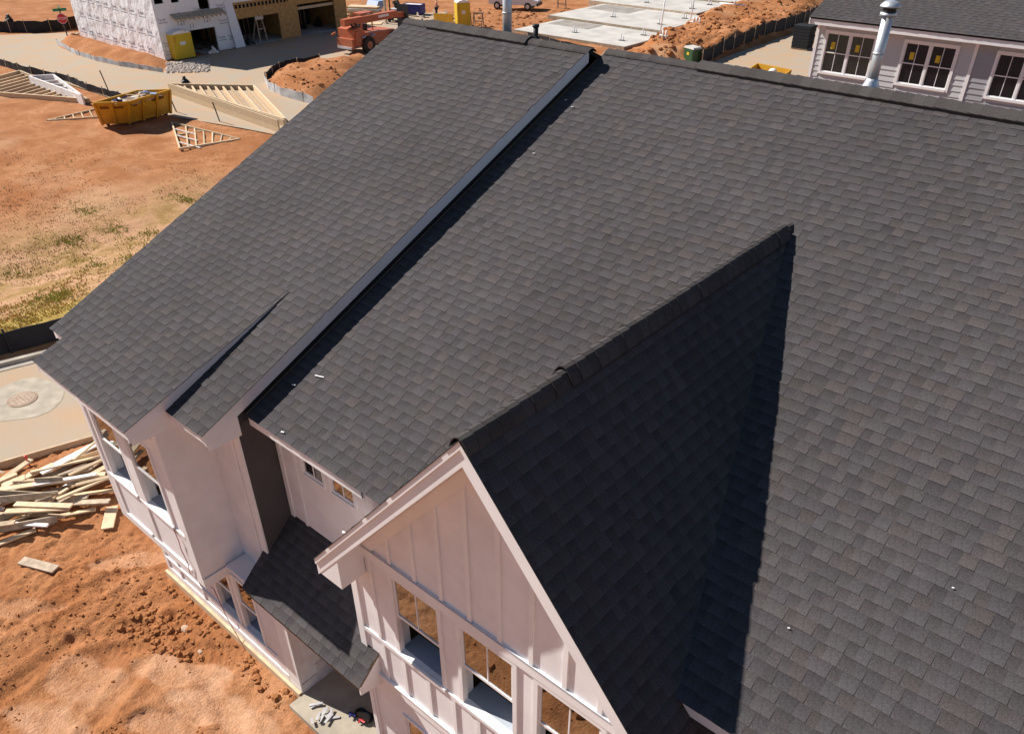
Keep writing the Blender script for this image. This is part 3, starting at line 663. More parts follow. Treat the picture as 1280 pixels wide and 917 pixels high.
obox('post', W_, house, 2.36-.11, 2.44-.11, YG-.04, YG-.027, .1, 1.94)
# step-like offcuts of siding at the porch corner
obox('skirt_board', M['primed'], house, .601, .62, -.2, .9, .116, .55); obox('skirt_board', M['primed'], house, .601, .62, -.49, -.2, .116, .32)
# rest of the shell (rear and far walls)
obox('wall', M['siding'], house, -4.2, XEND, 15.0, 15.14, 0, 5.3); obox('wall', M['siding'], house, XEND-.14, XEND, .52, 15, 0, 5.3); obox('wall', M['siding'], house, -4.2, -4.06, 0, 15, 2.0, 5.35)
obox('wall', M['siding'], house, -4.2, -3.5, -.14, 0, 1.95, 5.25)
for (xg, yr, zr, x) in ((XEND, 8.0, ZRB, XEND-.1), (LA, YRA, ZRA, -4.15)):
    m = MB(); m.prism([(x, .0, 5.15), (x, 2*yr, 5.15), (x, yr, zr-.08)], (.06, 0, 0)); m.build('gable_end', M['siding'], house)
obox('floor', M['deck'], house, -4.0, XEND-.2, .0, 14.9, 2.5, 2.6)
obox('floor', M['deck'], house, XB0+.1, XB1-.1, YB+.3, .0, 2.5, 2.6)
# interior partitions seen through the open windows
obox('partition', M['drywall'], house, -3.9, 1.9, 2.4, 2.5, 2.6, 5.0); obox('partition', M['drywall'], house, 2.4, 7.2, 2.6, 2.7, 2.6, 5.0)
# flues and vent pipe
def flue(x, y, z0, z1, r, capped=True):
    m = MB(); m.tube((x, y, z0-.3), (x, y, z1), r, n=20); p = m.build('flue_pipe', M['metal'], house, sm=True)
    m = MB(); m.lathe((x, y, z0), [(r*2.1, -.12), (r*2.0, -.05), (r*1.15, .10), (r*1.05, .13)], 20); m.build('flashing_cone', M['metal'], p, sm=True)
    m = MB(); m.lathe((x, y, z0), [(r*1.02, .45), (r*1.1, .455), (r*1.1, .475), (r*1.02, .48)], 20); m.build('band', M['metal'], p, sm=True)
    if capped:
        m = MB(); m.lathe((x, y, z1), [(r*1.05, -.07), (r*1.5, -.06), (r*1.5, -.02), (r*1.3, -.015)], 20); m.build('collar', M['metal'], p, sm=True)
        m = MB(); m.lathe((x, y, z1), [(r*1.2, -.01), (r*1.2, .05)], 20); m.build('screen', M['flash'], p, sm=True)
        m = MB(); m.lathe((x, y, z1), [(r*1.85, .05), (r*1.8, .07), (r*1.2, .115), (r*.3, .135)], 20); m.build('rain_cap', M['metal'], p, sm=True)
flue(4.39, 8.42, 8.56, 9.56, .075); flue(-2.25, 7.95, 8.50, 9.75, .085)
m = MB(); m.tube((-1.29, 7.62, 8.5), (-1.29, 7.62, 8.88), .045, n=14); p = m.build('vent_pipe', M['black'], house, sm=True)
m = MB(); m.lathe((-1.29, 7.62, 8.62), [(.11, -.05), (.10, .02), (.055, .10)], 14); m.build('boot', M['black'], p, sm=True)
m = MB(); m.lathe((-1.29, 7.62, 8.86), [(.05, 0), (.062, .01), (.062, .05), (.045, .05)], 14); m.build('collar', M['black'], p, sm=True)

# ---------------------------------------------------------------- neighbouring house beyond the ridge
def atx(px, py, x):
    d = rt*((px-PPX)/F_PX) + up*(-(py-PPY)/F_PX) + fw; return CAM + d*((x-CAM.x)/d.x)
def s2(x, y, z=ZG): return Vector((8.524+1.1758*(x-8.524), -4.253+1.1758*(y+4.253), z))
NB = Vector((-3.65, 26.0, ZG)); nbh = thing('neighbouring_house', 'grey lap-sided house with white trimmed windows and charcoal roof beyond the ridge', 'house', NB)
NH = 6.50-ZG; NW = 13.0; xs_ = 1.62-NB.x
nb_dark_sheet = obox('partition', M['felt'], nbh, .2, 12.5, 1.6, 1.7, 0, 8.3)  # added black sheet that makes the rooms behind the windows look dark
nwin = [(-3.23-NB.x, -1.57-NB.x), (-.53-NB.x, 1.06-NB.x), (2.32-NB.x, 3.92-NB.x), (5.4-NB.x, 7.0-NB.x)]
zw0, zw1 = 4.95-ZG, 6.2-ZG
m = MB(); wall_strip(m, 0, NW, .03, .15, 0, NH, [(a, b, zw0, zw1) for a, b in nwin]); core = m.build('wall', M['grey1'], nbh)
e = .178
for k in range(int(NH/e)):
    z0 = k*e; z1 = min(z0+e, NH)
    for (a, b, mt) in ((.1, xs_-.05, 'grey1'), (xs_+.05, NW-.1, 'grey2')):
        cuts = [(max(a, p-.08), min(b, q+.08)) for p, q in nwin if q+.08 > a and p-.08 < b] if zw0-.08 < z1 and zw1+.08 > z0 else []
        x = a
        for p, q in cuts+[(b, b)]:
            if p-x > .02:
                m = MB(); m.hexa([(x, -.006, z0), (p, -.006, z0), (p, .029, z0), (x, .029, z0), (x, .012, z1), (p, .012, z1), (p, .029, z1), (x, .029, z1)]); m.build('siding_board', M[mt], core)
            x = q
for (a, b) in ((0, .1), (xs_-.05, xs_+.05)): obox('corner_board', M['white'], nbh, a, b, -.02, .028, 0, NH)
for a, b in nwin:
    m = MB(); c = .08; m.box(a-c, a, -.03, .03, zw0-c, zw1+c); m.box(b, b+c, -.03, .03, zw0-c, zw1+c); m.box(a, b, -.03, .03, zw1, zw1+c); m.box(a, b, -.04, .03, zw0-c, zw0)
    wn = m.build('window', M['white'], nbh); mid = (a+b)/2; zm = (zw0+zw1)/2
    m = MB(); m.box(mid-.035, mid+.035, -.012, .05, zw0, zw1); m.build('mullion', M['white'], wn)
    for (p, q) in ((a, mid-.035), (mid+.035, b)):
        m = MB(); r = .03; m.box(p, p+r, .0, .04, zw0, zw1); m.box(q-r, q, 0, .04, zw0, zw1); m.box(p+r, q-r, 0, .04, zw1-r, zw1); m.box(p+r, q-r, 0, .04, zw0, zw0+r); m.box(p+r, q-r, -.005, .04, zm-r/2, zm+r/2); m.build('sash', M['white'], wn)
        obox('pane', M['glass_dk'], wn, p+r, q-r, .018, .024, zw0+r, zw1-r)
        if a < 0.5 or abs(a-nwin[1][0]) < .01:
            obox('sticker', M['toilet'], wn, p+r+.16, p+r+.30, .014, .0175, zm+.12, zm+.34)
        k = (p+q)/2; obox('muntin', M['white'], wn, k-.01, k+.01, .008, .034, zw0+r, zw1-r)
obox('fascia', M['white'], nbh, -.2, NW+.2, -.30, -.27, NH-.06, NH+.13); obox('soffit', M['white'], nbh, -.17, NW+.2, -.27, .03, NH-.02, NH)
sn = .42; m = MB(); m.hexa([(-.22, -.32, NH+.115), (NW+.2, -.32, NH+.115), (NW+.2, 6, NH+.09+sn*6.38), (-.22, 6, NH+.09+sn*6.38), (-.22, -.32, NH+.175), (NW+.2, -.32, NH+.175), (NW+.2, 6, NH+.15+sn*6.38), (-.22, 6, NH+.15+sn*6.38)]); rn = m.build('roof', M['felt'], nbh)
m = MB()
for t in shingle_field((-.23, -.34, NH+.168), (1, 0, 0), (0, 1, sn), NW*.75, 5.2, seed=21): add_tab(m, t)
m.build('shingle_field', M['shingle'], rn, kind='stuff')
m = MB(); m.prism([(-.2, -.36, NH-.05), (-.2, 6, NH+sn*6.38-.05), (-.2, 6, NH+sn*6.38+.12), (-.2, -.36, NH+.12)], (.03, 0, 0)); m.build('rake_board', M['white'], nbh)
for (a, b, c, d) in ((0, .12, .15, 12), (NW-.12, NW, .15, 12), (0.12, NW-.12, 11.88, 12)): obox('wall', M['grey1'], nbh, a, b, c, d, 0, NH+.3)
m = MB(); m.prism([(.0, .1, NH), (.0, 12, NH), (.0, 6, NH+sn*6.2)], (.1, 0, 0)); m.build('gable_end', M['grey1'], nbh)
m = MB(); m.hexa([(-.22, 6, NH+sn*6.38+.09), (NW+.2, 6, NH+sn*6.38+.09), (NW+.2, 12.4, NH+.09), (-.22, 12.4, NH+.09), (-.22, 6, NH+sn*6.38+.15), (NW+.2, 6, NH+sn*6.38+.15), (NW+.2, 12.4, NH+.15), (-.22, 12.4, NH+.15)]); m.build('roof', M['felt'], nbh)

# ---------------------------------------------------------------- unfinished row house (white wrap and bare sheathing)
c1 = lambda a, b: (90+a/5.818, b/5.818)
c2 = lambda a, b: (270+a/5.818, b/5.818)
RC = at(207, 76); row = thing('unfinished_row_house', 'unfinished row house wrapped in white sheet at one end and bare sheathing at the other', 'house', RC)
def fx(px): q = atx(px[0], px[1], RC.x); return q.y-RC.y, q.z-ZG
RH = 7.2; y_split = fx(c1(1225, 340))[0]; y_end = fx(c2(960, 155))[0]; RD = RC.x-at(108, 47).x
def rowwall(name, ya, yb, ops, mat):
    m = MB(); ys_ = sorted(set([ya, yb]+[v for o in ops for v in o[:2]]))
    for a, b in zip(ys_[:-1], ys_[1:]):
        mid = (a+b)/2; z = 0.0
        for o in sorted([o for o in ops if o[0] <= mid <= o[1]], key=lambda o: o[2]):
            if o[2]-z > .01: m.box(-.15, 0, a, b, z, o[2])
            z = o[3]
        m.box(-.15, 0, a, b, z, RH)
    return m.build(name, M[mat], row)
g1a, g1z = fx(c1(690, 250)); g1b, _ = fx(c1(1040, 200)); gh1 = max(1.7, g1z)
g2a = fx(c2(150, 140))[0]; g2b, _ = fx(c2(455, 100)); g2z = fx(c2(300, 120))[1]
g3a = fx(c2(590, 45))[0]; g3b = fx(c2(865, 90))[0]; g3z = fx(c2(700, 20))[1]
upw = []
for (p, q, lo) in ((c1(600, 30), c1(668, 30), c1(600, 35)), (c1(722, 20), c1(780, 15), c1(720, 24)), (c1(925, 55), c1(1005, 60), c1(940, 72)), (c1(512, 30), c1(540, 30), c1(512, 30))):
    a, b = fx(p)[0], fx(q)[0]
    if a > .15: upw.append((a, b, fx(lo)[1], fx(lo)[1]+1.6))
ww = rowwall('wall', 0, y_split, [(g1a, g1b, .02, gh1)]+upw, 'wrap'); ww['label'] = 'white wrapped front with a garage opening'
wo = rowwall('wall', y_split, y_end, [(g2a, g2b, .02, g2z), (g3a, g3b, .02, g3z)], 'osb'); wo['label'] = 'bare sheathing front with two garage openings'
m = MB(); m.box(-RD, -.15, 0, .15, 0, RH); wsd = m.build('wall', M['wrap'], row)
obox('wall', M['osb'], row, -RD, -.15, y_end-.15, y_end, 0, RH); obox('wall', M['osb'], row, -RD, -RD+.15, .15, y_end-.15, 0, RH)
obox('roof', M['osb'], row, -RD, 0, 0, y_end, RH+.001, RH+.15)
obox('floor', M['osb'], row, -RD+.2, -.2, .2, y_end-.2, 2.75, 2.95); obox('slab', M['concrete'], row, -RD+.2, .0, .2, y_end-.2, -.2, .03)
for yy in (y_split, (g2b+g3a)/2): obox('party_wall', M['osb'], row, -6, -.2, yy-.05, yy+.05, .03, 2.7)
for (a, b) in ((g1a, g1b), (g2a, g2b), (g3a, g3b)):
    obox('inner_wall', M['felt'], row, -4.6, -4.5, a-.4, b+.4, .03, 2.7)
    n_ = int((b-a+.6)/.45)
    for k in range(n_): obox('stud', M['wood_old'], row, -4.49, -4.38, a-.3+k*.45, a-.24+k*.45, .03, 2.7)
    obox('header', M['wood'], row, -.22, -.155, a, b, (gh1 if a == g1a else g2z)-.02, (gh1 if a == g1a else g2z)+.2)
# lean-to frame over the first garage
a0, z0 = fx(c1(712, 118)); a1, z1 = fx(c1(1085, 90)); zt = (z0+z1)/2
m = MB(); m.hexa([(0, a0, zt+.18), (.75, a0, zt-.12), (.75, a1, zt-.12), (0, a1, zt+.18), (0, a0, zt+.24), (.75, a0, zt-.06), (.75, a1, zt-.06), (0, a1, zt+.24)]); aw = m.build('awning', M['wood_old'], row)
for k in range(12):
    y = a0+.1+(a1-a0-.2)*k/11; m = MB(); m.hexa([(0, y-.025, zt+.0), (.72, y-.025, zt-.26), (.72, y+.025, zt-.26), (0, y+.025, zt+.0), (0, y-.025, zt+.17), (.72, y-.025, zt-.13), (.72, y+.025, zt-.13), (0, y+.025, zt+.17)]); m.build('rafter', M['wood_old'], aw)
# joist ends above the bare openings
ja, jz = fx(c2(85, 50)); jb, jz2 = fx(c2(520, 5)); jz = (jz+jz2)/2
jn = obox('joist_gap_shade', M['felt'], row, .004, .03, ja, jb, jz-.16, jz+.12)  # black strip: the dark of the open joist gaps put in as colour
k = 0; y = ja+.1
while y < jb: obox('joist_end', M['osb'], jn, .031, .06, y, y+.12, jz-.16, jz+.12); y += .37
obox('band', M['wrap'], row, .004, .05, ja-.2, jb+.3, jz+.3, jz+2.6)
# ragged flap of wrap at the split
m = MB(); m.prism([(.02, y_split-.8, 3.5), (.02, y_split-.1, 3.6), (.25, y_split+.35, .05), (.3, y_split-.6, .06)], (.02, 0, 0)); m.build('wrap_flap', M['wrap'], row)
# printing on the wrap, word over a thin line, in rows
fc = bpy.data.curves.new('print', 'FONT'); fc.body = 'Tyvek'; fc.size = .36; fo = bpy.data.objects.new('print', fc); COL.objects.link(fo)
dg = bpy.context.evaluated_depsgraph_get(); tme = bpy.data.meshes.new_from_object(fo.evaluated_get(dg)); bpy.data.objects.remove(fo); tme.materials.append(M['print'])
def word(x, y, z, rot, parent, sc=1.0, me=None):
    o = bpy.data.objects.new('lettering', me or tme); COL.objects.link(o); o.parent = parent; o.location = (x, y, z); o.rotation_euler = rot; o.scale = (sc, sc, sc); return o
for r_ in range(4):
    for k in range(9):
        x = -RD+.5+k*1.42+(.6 if r_ % 2 else 0)+random.uniform(-.05, .05); z = .75+r_*1.28-.03*k
        if x > -1.2: continue
        word(x, -.006, z, (math.pi/2, random.uniform(-.03, .03), 0), wsd); obox('lettering', M['print'], wsd, x+.05, x+1.15, -.006, -.002, z-.17, z-.13)
for (y, z) in ((.12, 2.75), (.12, 1.1), (1.9, 3.0), (3.3, 3.15), (5.3, 3.2), (5.3, 2.1), (4.95, .9), (5.9, .85), (.1, .5), (5.2, 4.0)):
    word(.006, y, z, (math.pi/2, 0, math.pi/2), ww, .8); obox('lettering', M['print'], ww, .002, .006, y+.05, y+.8, z-.15, z-.11)
def textmesh(body, size):
    f = bpy.data.curves.new('t', 'FONT'); f.body = body; f.size = size; o = bpy.data.objects.new('t', f); COL.objects.link(o)
    d = bpy.context.evaluated_depsgraph_get(); me = bpy.data.meshes.new_from_object(o.evaluated_get(d)); bpy.data.objects.remove(o); return me
for (s, px) in (('121', c1(765, 190)), ('11', c1(855, 210)), ('121', c1(955, 165))):
    me = textmesh(s, .5); me.materials.append(M['print']); y, z = fx(px); word(.008, y, z, (math.pi/2, 0, math.pi/2), ww, 1, me)

# ---------------------------------------------------------------- portable toilets
def toilet(corner, wx, wy, h, label, rz=0):
    t = thing('portable_toilet', label, 'toilet', corner, rz, 'portable toilets on the site')
    obox('base', M['black'], t, -wx, 0, 0, wy, 0, .08); obox('body', M['toilet'], t, -wx+.03, -.03, .03, wy-.03, .08, h-.25)
    obox('door', M['toilet'], t, -.029, .0, .22*wy, .78*wy, .14, h-.34); obox('vent', M['yellow'], t, -.029, -.01, .08*wy, .18*wy, h*.6, h*.8)
    obox('door_sign', M['white'], t, .001, .006, .36*wy, .62*wy, h*.5, h*.62)
    m = MB(); m.prism([(-wx, 0, h-.25), (-wx, wy, h-.25), (-wx, wy*.82, h-.10), (-wx, wy*.5, h), (-wx, wy*.18, h-.10)], (wx, 0, 0)); m.build('roof', M['white'], t)
    return t
p = at(221, 76.5); toilet(p, 1.5, 1.75, 2.1, 'yellow portable toilet with white roof standing before the wrapped garage')
p = at(572, 36); toilet(p, 1.2, 1.3, 2.35, 'yellow portable toilet with white roof behind the shingled ridge', math.radians(-32))

# ---------------------------------------------------------------- dumpsters
def dumpster(B, T, label, wheels=True):
    c = sum(B, Vector())/4; t = thing('dumpster', label, 'dumpster', (c.x, c.y, ZG))
    B = [b-Vector((c.x, c.y, ZG)) for b in B]; T = [b-Vector((c.x, c.y, ZG)) for b in T]
    names = ['end_panel', 'side_panel', 'end_panel', 'side_panel']
    for i in range(4):
        j = (i+1) % 4; m = MB(); n = ((B[j]-B[i]).cross(T[i]-B[i])).normalized()*.05
        m.hexa([B[i], B[j], B[j]-n, B[i]-n, T[i], T[j], T[j]-n, T[i]-n]); pn = m.build(names[i], M['yellow'], t)
        L = (T[j]-T[i]).length; k = max(1, int(L/.9))
        for q in range(k+1):
            f = q/k; a = B[i].lerp(B[j], f); b = T[i].lerp(T[j], f); m = MB(); m.bar(a+n*.9, b+n*.9, .13, .10, n); m.build('rib', M['yellow'], pn)
        m = MB(); m.bar(T[i]+n*.3, T[j]+n*.3, .09, .09); m.build('rim', M['yellow'], pn)
        # block of unreadable stencilled print
        for (f0, f1, g0) in ((.12, .40, .76), (.55, .85, .76)):
            a = B[i].lerp(B[j], f0).lerp(T[i].lerp(T[j], f0), g0); b = B[i].lerp(B[j], f1).lerp(T[i].lerp(T[j], f1), g0)
            m = MB(); m.bar(a+n*.06+n*.04, b+n*.06+n*.04, .012, .16, T[i]-B[i]); m.build('lettering', M['dprint'], pn)
    m = MB(); m.poly(B); m.build('floor', M['yellow'], t)
    if wheels:
        for b in B:
            m = MB(); q = b*.86; m.tube((q.x-.06, q.y, .10), (q.x+.06, q.y, .10), .10, n=12); m.build('wheel', M['rubber'], t)
    return t
zb = ZG+.12
B = [at(128.5, 155.5, zb), at(162, 154, zb), at(213, 141, zb)]; B.append(B[0]+B[2]-B[1])
hT = ZG+1.55; T = [at(117, 129, hT), at(160, 127.5, hT), at(212, 112.5, hT)]; T.append(T[0]+T[2]-T[1])
dumpster(B, T, 'yellow steel dumpster heaped with scrap near the far road')
tc_ = sum(T, Vector())/4; ax = (T[2]-T[1]).normalized(); ay = (T[0]-T[1]).normalized(); Lx = (T[2]-T[1]).length; Ly = (T[0]-T[1]).length
fill = MB(); nq = 9
def fz(i, j): return hT-.28+.22*math.sin(math.pi*i/nq)*math.sin(math.pi*j/nq)+.1*random.random()
hh = [[fz(i, j) for j in range(nq+1)] for i in range(nq+1)]
for i in range(nq):
    for j in range(nq):
        P = lambda a, b: T[1]+ax*(Lx*(.04+.92*a/nq))+ay*(Ly*(.04+.92*b/nq))
        q = [P(i, j), P(i+1, j), P(i+1, j+1), P(i, j+1)]; h4 = [hh[i][j], hh[i+1][j], hh[i+1][j+1], hh[i][j+1]]
        fill.quad(*[(a.x, a.y, h) for a, h in zip(q, h4)], col=random.choice([(.30, .2, .12), (.5, .45, .42), (.2, .13, .1), (.62, .55, .5)]))
mscrap = mk('scrap', (.4, .3, .2), .8, .2, attr=True)
o = fill.build('scrap_fill', mscrap, kind='stuff'); o['label'] = 'mixed scrap filling the yellow dumpster'; o['category'] = 'scrap'
def plank(p, q, wd, th, mat, label, group, roll=0, nm='scrap_plank'):
    p = Vector(p); q = Vector(q); c = (p+q)/2; d = (q-p).normalized(); s = d.cross(Vector((0, 0, 1))).normalized(); u = s.cross(d); upv = u*math.cos(roll)+s*math.sin(roll)
    m = MB(); m.bar(p-c, q-c, wd, th, upv); o = m.build(nm, M[mat]); o.location = c; tag(o, label, 'plank', group); return o
for k in range(9):
    a = T[1]+ax*(Lx*random.uniform(.05, .9))+ay*(Ly*random.uniform(.1, .9)); d = Vector((random.uniform(-1, 1), random.uniform(-1, 1), random.uniform(-.2, .6))).normalized()*random.uniform(.3, .7)
    a.z = hT-.05; plank(a-d, a+d, .12, .04, random.choice(['wood', 'white', 'wood_old']), 'scrap board sticking out of the yellow dumpster', 'scrap boards in the dumpster')
for (f, g, sx, mt, lb) in ((.72, .35, .55, 'blueglass', 'crumpled pale blue sheet on the dumpster heap'), (.2, .45, .3, 'blue', 'blue package on the dumpster heap')):
    m = MB(); 
    for i in range(5):
        a = Vector((random.uniform(-sx, sx), random.uniform(-.25, .25), random.uniform(0, .12))); b = a+Vector((random.uniform(.1, .4), random.uniform(-.2, .2), random.uniform(-.05, .15))); m.bar(a, b, .35, .03, (random.uniform(-.3, .3), random.uniform(-.3, .3), 1))
    c = T[1]+ax*Lx*f+ay*Ly*g; o = m.build('crumpled_sheet', M[mt]); o.location = (c.x, c.y, hT-.02); tag(o, lb, 'sheet')
# second, half hidden behind the ridge
hT2 = ZG+1.2; zb2 = ZG+.1
T2 = [at(938, 86, hT2), at(947, 80, hT2), at(988, 88, hT2)]; T2.append(T2[0]+T2[2]-T2[1]); T2 = [T2[0], T2[3], T2[2], T2[1]]
cc = sum(T2, Vector())/4; B2 = [Vector((cc.x+(q.x-cc.x)*.85, cc.y+(q.y-cc.y)*.85, zb2)) for q in T2]
dumpster(B2, T2, 'small yellow skip standing on the alley behind the long ridge', False)
m = MB(); m.lathe((0, 0, 0), [(.05, -.05), (.28, .0), (.33, .2), (.2, .38), (.05, .42)], 10); o = m.build('rubbish_bag', M['white'], sm=True); o.location = (cc.x+.25, cc.y-.1, hT2-.3); tag(o, 'white rubbish bag lying in the small skip', 'bag')

# ---------------------------------------------------------------- roof trusses and beams on the ground
def truss(pts, n, label, h=.16, mat='wood', webdir=None, wd=.09, group=None):
    A, Bp, Cp = [Vector((p.x, p.y, 0)) for p in pts]; c = (A+Bp+Cp)/3; z = gh(c.x, c.y)
    t = thing('roof_truss', label, 'truss', (c.x, c.y, z-.02), 0, group); A, Bp, Cp = A-c, Bp-c, Cp-c
    hz = Vector((0, 0, h))
    for a, b in ((A, Bp), (Bp, Cp), (Cp, A)): obar('chord', M[mat], t, a+hz*.5, b+hz*.5, wd, h)
    for k in range(1, n):
        f = k/n
        if webdir is None: a, b = A.lerp(Bp, f), A.lerp(Cp, f)
        else: a, b = Bp.lerp(Cp, f), (Bp.lerp(A, f) if k % 2 else Cp.lerp(A, 1-f))
        obar('web', M[mat], t, a+hz*.45, b+hz*.45, wd*.8, h*.6)
    return t
truss([at(215, 154), at(225, 187), at(300, 175)], 2, 'small pale triangular roof truss lying on bare clay', .12)
tt = bpy.data.objects['roof_truss']; A, Bq, Cq = at(215, 154)-Vector(tt.location), at(225, 187)-Vector(tt.location), at(300, 175)-Vector(tt.location)
for v in (A, Bq, Cq): v.z = .06
for k in range(1, 7): obar('web', M['wood'], tt, Bq.lerp(Cq, k/7.5), A.lerp(Cq, k/7.5+.08), .08, .06)
for k in range(1, 4): obar('web', M['white'], tt, A.lerp(Bq, k/4), A.lerp(Bq, k/4)+(Cq-A)*.32, .07, .05)
truss([at(112, 129), at(-60, 116), at(26, 93)], 14, 'large stack of pale roof trusses lying beside the road', .35, 'wood', wd=.14)
truss([at(106, 131), at(40, 106), at(70, 104)], 6, 'whitish gable truss lying across the large truss stack', .62, 'white', wd=.11)
truss([at(58, 151), at(122, 136), at(128, 146)], 6, 'narrow pale truss lying partly behind the yellow dumpster', .10)
tb = truss([at(212, 111), at(358, 156), at(318, 113)], 11, 'pale truss panel leaning over the timber beam stack', .42, 'wood', wd=.12)
bs = [(at(214, 118), at(350, 166)), (at(222, 113), at(356, 158))]
for i, (a, b) in enumerate(bs):
    for k in range(2 if i == 0 else 1):
        c = (a+b)/2; m = MB(); m.bar(a-c, b-c, .09, .34); o = m.build('timber_beam', M['wood']); o.location = (c.x+.0, c.y, ZG+.19+.35*k); tag(o, 'long pale laminated beam in the stack beside the dumpster', 'beam', 'timber beam stack')
for (x, y, l, lab) in ((137, 104, 1.5, 'short dark stake standing behind the dumpster'), (221, 128, 1.0, 'dark stake beside the beam stack'), (275, 140, 1.2, 'thin dark stake before the beams')):
    p = at(x, y+12); m = MB(); m.bar((0, 0, -.1), (.15, -.3, l), .05, .05); o = m.build('stake', M['flash']); o.location = p; tag(o, lab, 'stake')

# ---------------------------------------------------------------- silt fences
def silt_fence(pts, h, label, mat='silt', post=1.6, pm='wood_old'):
    P = [Vector((p.x, p.y, gh(p.x, p.y))) for p in pts]; t = thing('silt_fence', label, 'fence', P[0]); o0 = P[0]
    m = MB(); Q = []
    for a, b in zip(P[:-1], P[1:]):
        n = max(2, int((b-a).length/.5))
        for k in range(n): c = a.lerp(b, k/n); c.z = gh(c.x, c.y); Q.append(c)
    Q.append(P[-1]); off = [random.uniform(-.04, .04) for _ in Q]; top = [h*random.uniform(.86, 1.05) for _ in Q]
    for i in range(len(Q)-1):
        a, b = Q[i]-o0, Q[i+1]-o0; n = (b-a).cross(Vector((0, 0, 1))).normalized()
        a0, b0 = a-Vector((0, 0, .12)), b-Vector((0, 0, .12)); a1 = a+Vector((0, 0, top[i]))+n*off[i]; b1 = b+Vector((0, 0, top[i+1]))+n*off[i+1]; tk = n*.02
        m.hexa([a0, b0, b0+tk, a0+tk, a1, b1, b1+tk, a1+tk])
    m.build('fabric', M[mat], t)
    acc = 0; last = None
    for q in Q:
        if last is None or (q-last).length > post:
            last = q; r = q-o0; n = Vector((.06, 0, 0)); m = MB(); m.bar(r+n-Vector((0, 0, .2)), r+n+Vector((0, 0, h*1.15)), .05, .05); m.build('stake', M[pm], t)
    return t
_q = onground(20, 438); _o = far_edge(_q.y)-_q.x
silt_fence([Vector((far_edge(y)-_o, y, 0)) for y in (-13, -7, -2, 0, 2, 4, 8, 11)], .66, 'black silt fence along the far kerb of the street', pm='silt')
silt_fence([at(-90, 62), at(0, 81), at(40, 93), at(84, 102), at(110, 113), at(160, 128), at(205, 140)], .55, 'dark silt fence between the truss stack and the far road')
silt_fence([at(-120, 33), at(0, 40), at(40, 41), at(80, 38), at(104, 34)], 1.0, 'dark silt fence beyond the stop sign')
silt_fence([at(332, 103), at(336, 112), at(352, 120), at(372, 126), at(392, 131)], .6, 'pale silt fence round the clay island', 'siltw')
silt_fence([at(333, 100), at(345, 89), at(362, 82), at(400, 80)], .5, 'black silt fence at the back of the clay island')
silt_fence([at(72, 56), at(96, 69), at(122, 77), at(150, 83), at(204, 91)], .4, 'sagging grey silt fence along the foot of the clay berm', 'siltw')
silt_fence([at(876, 82), at(905, 69), at(950, 51), at(1003, 33), at(1025, 18)], 1.0, 'black silt fence along the alley clay bank')
silt_fence([at(742, 64), at(700, 55), at(660, 44)], .3, 'low dark silt fence before the concrete slabs')

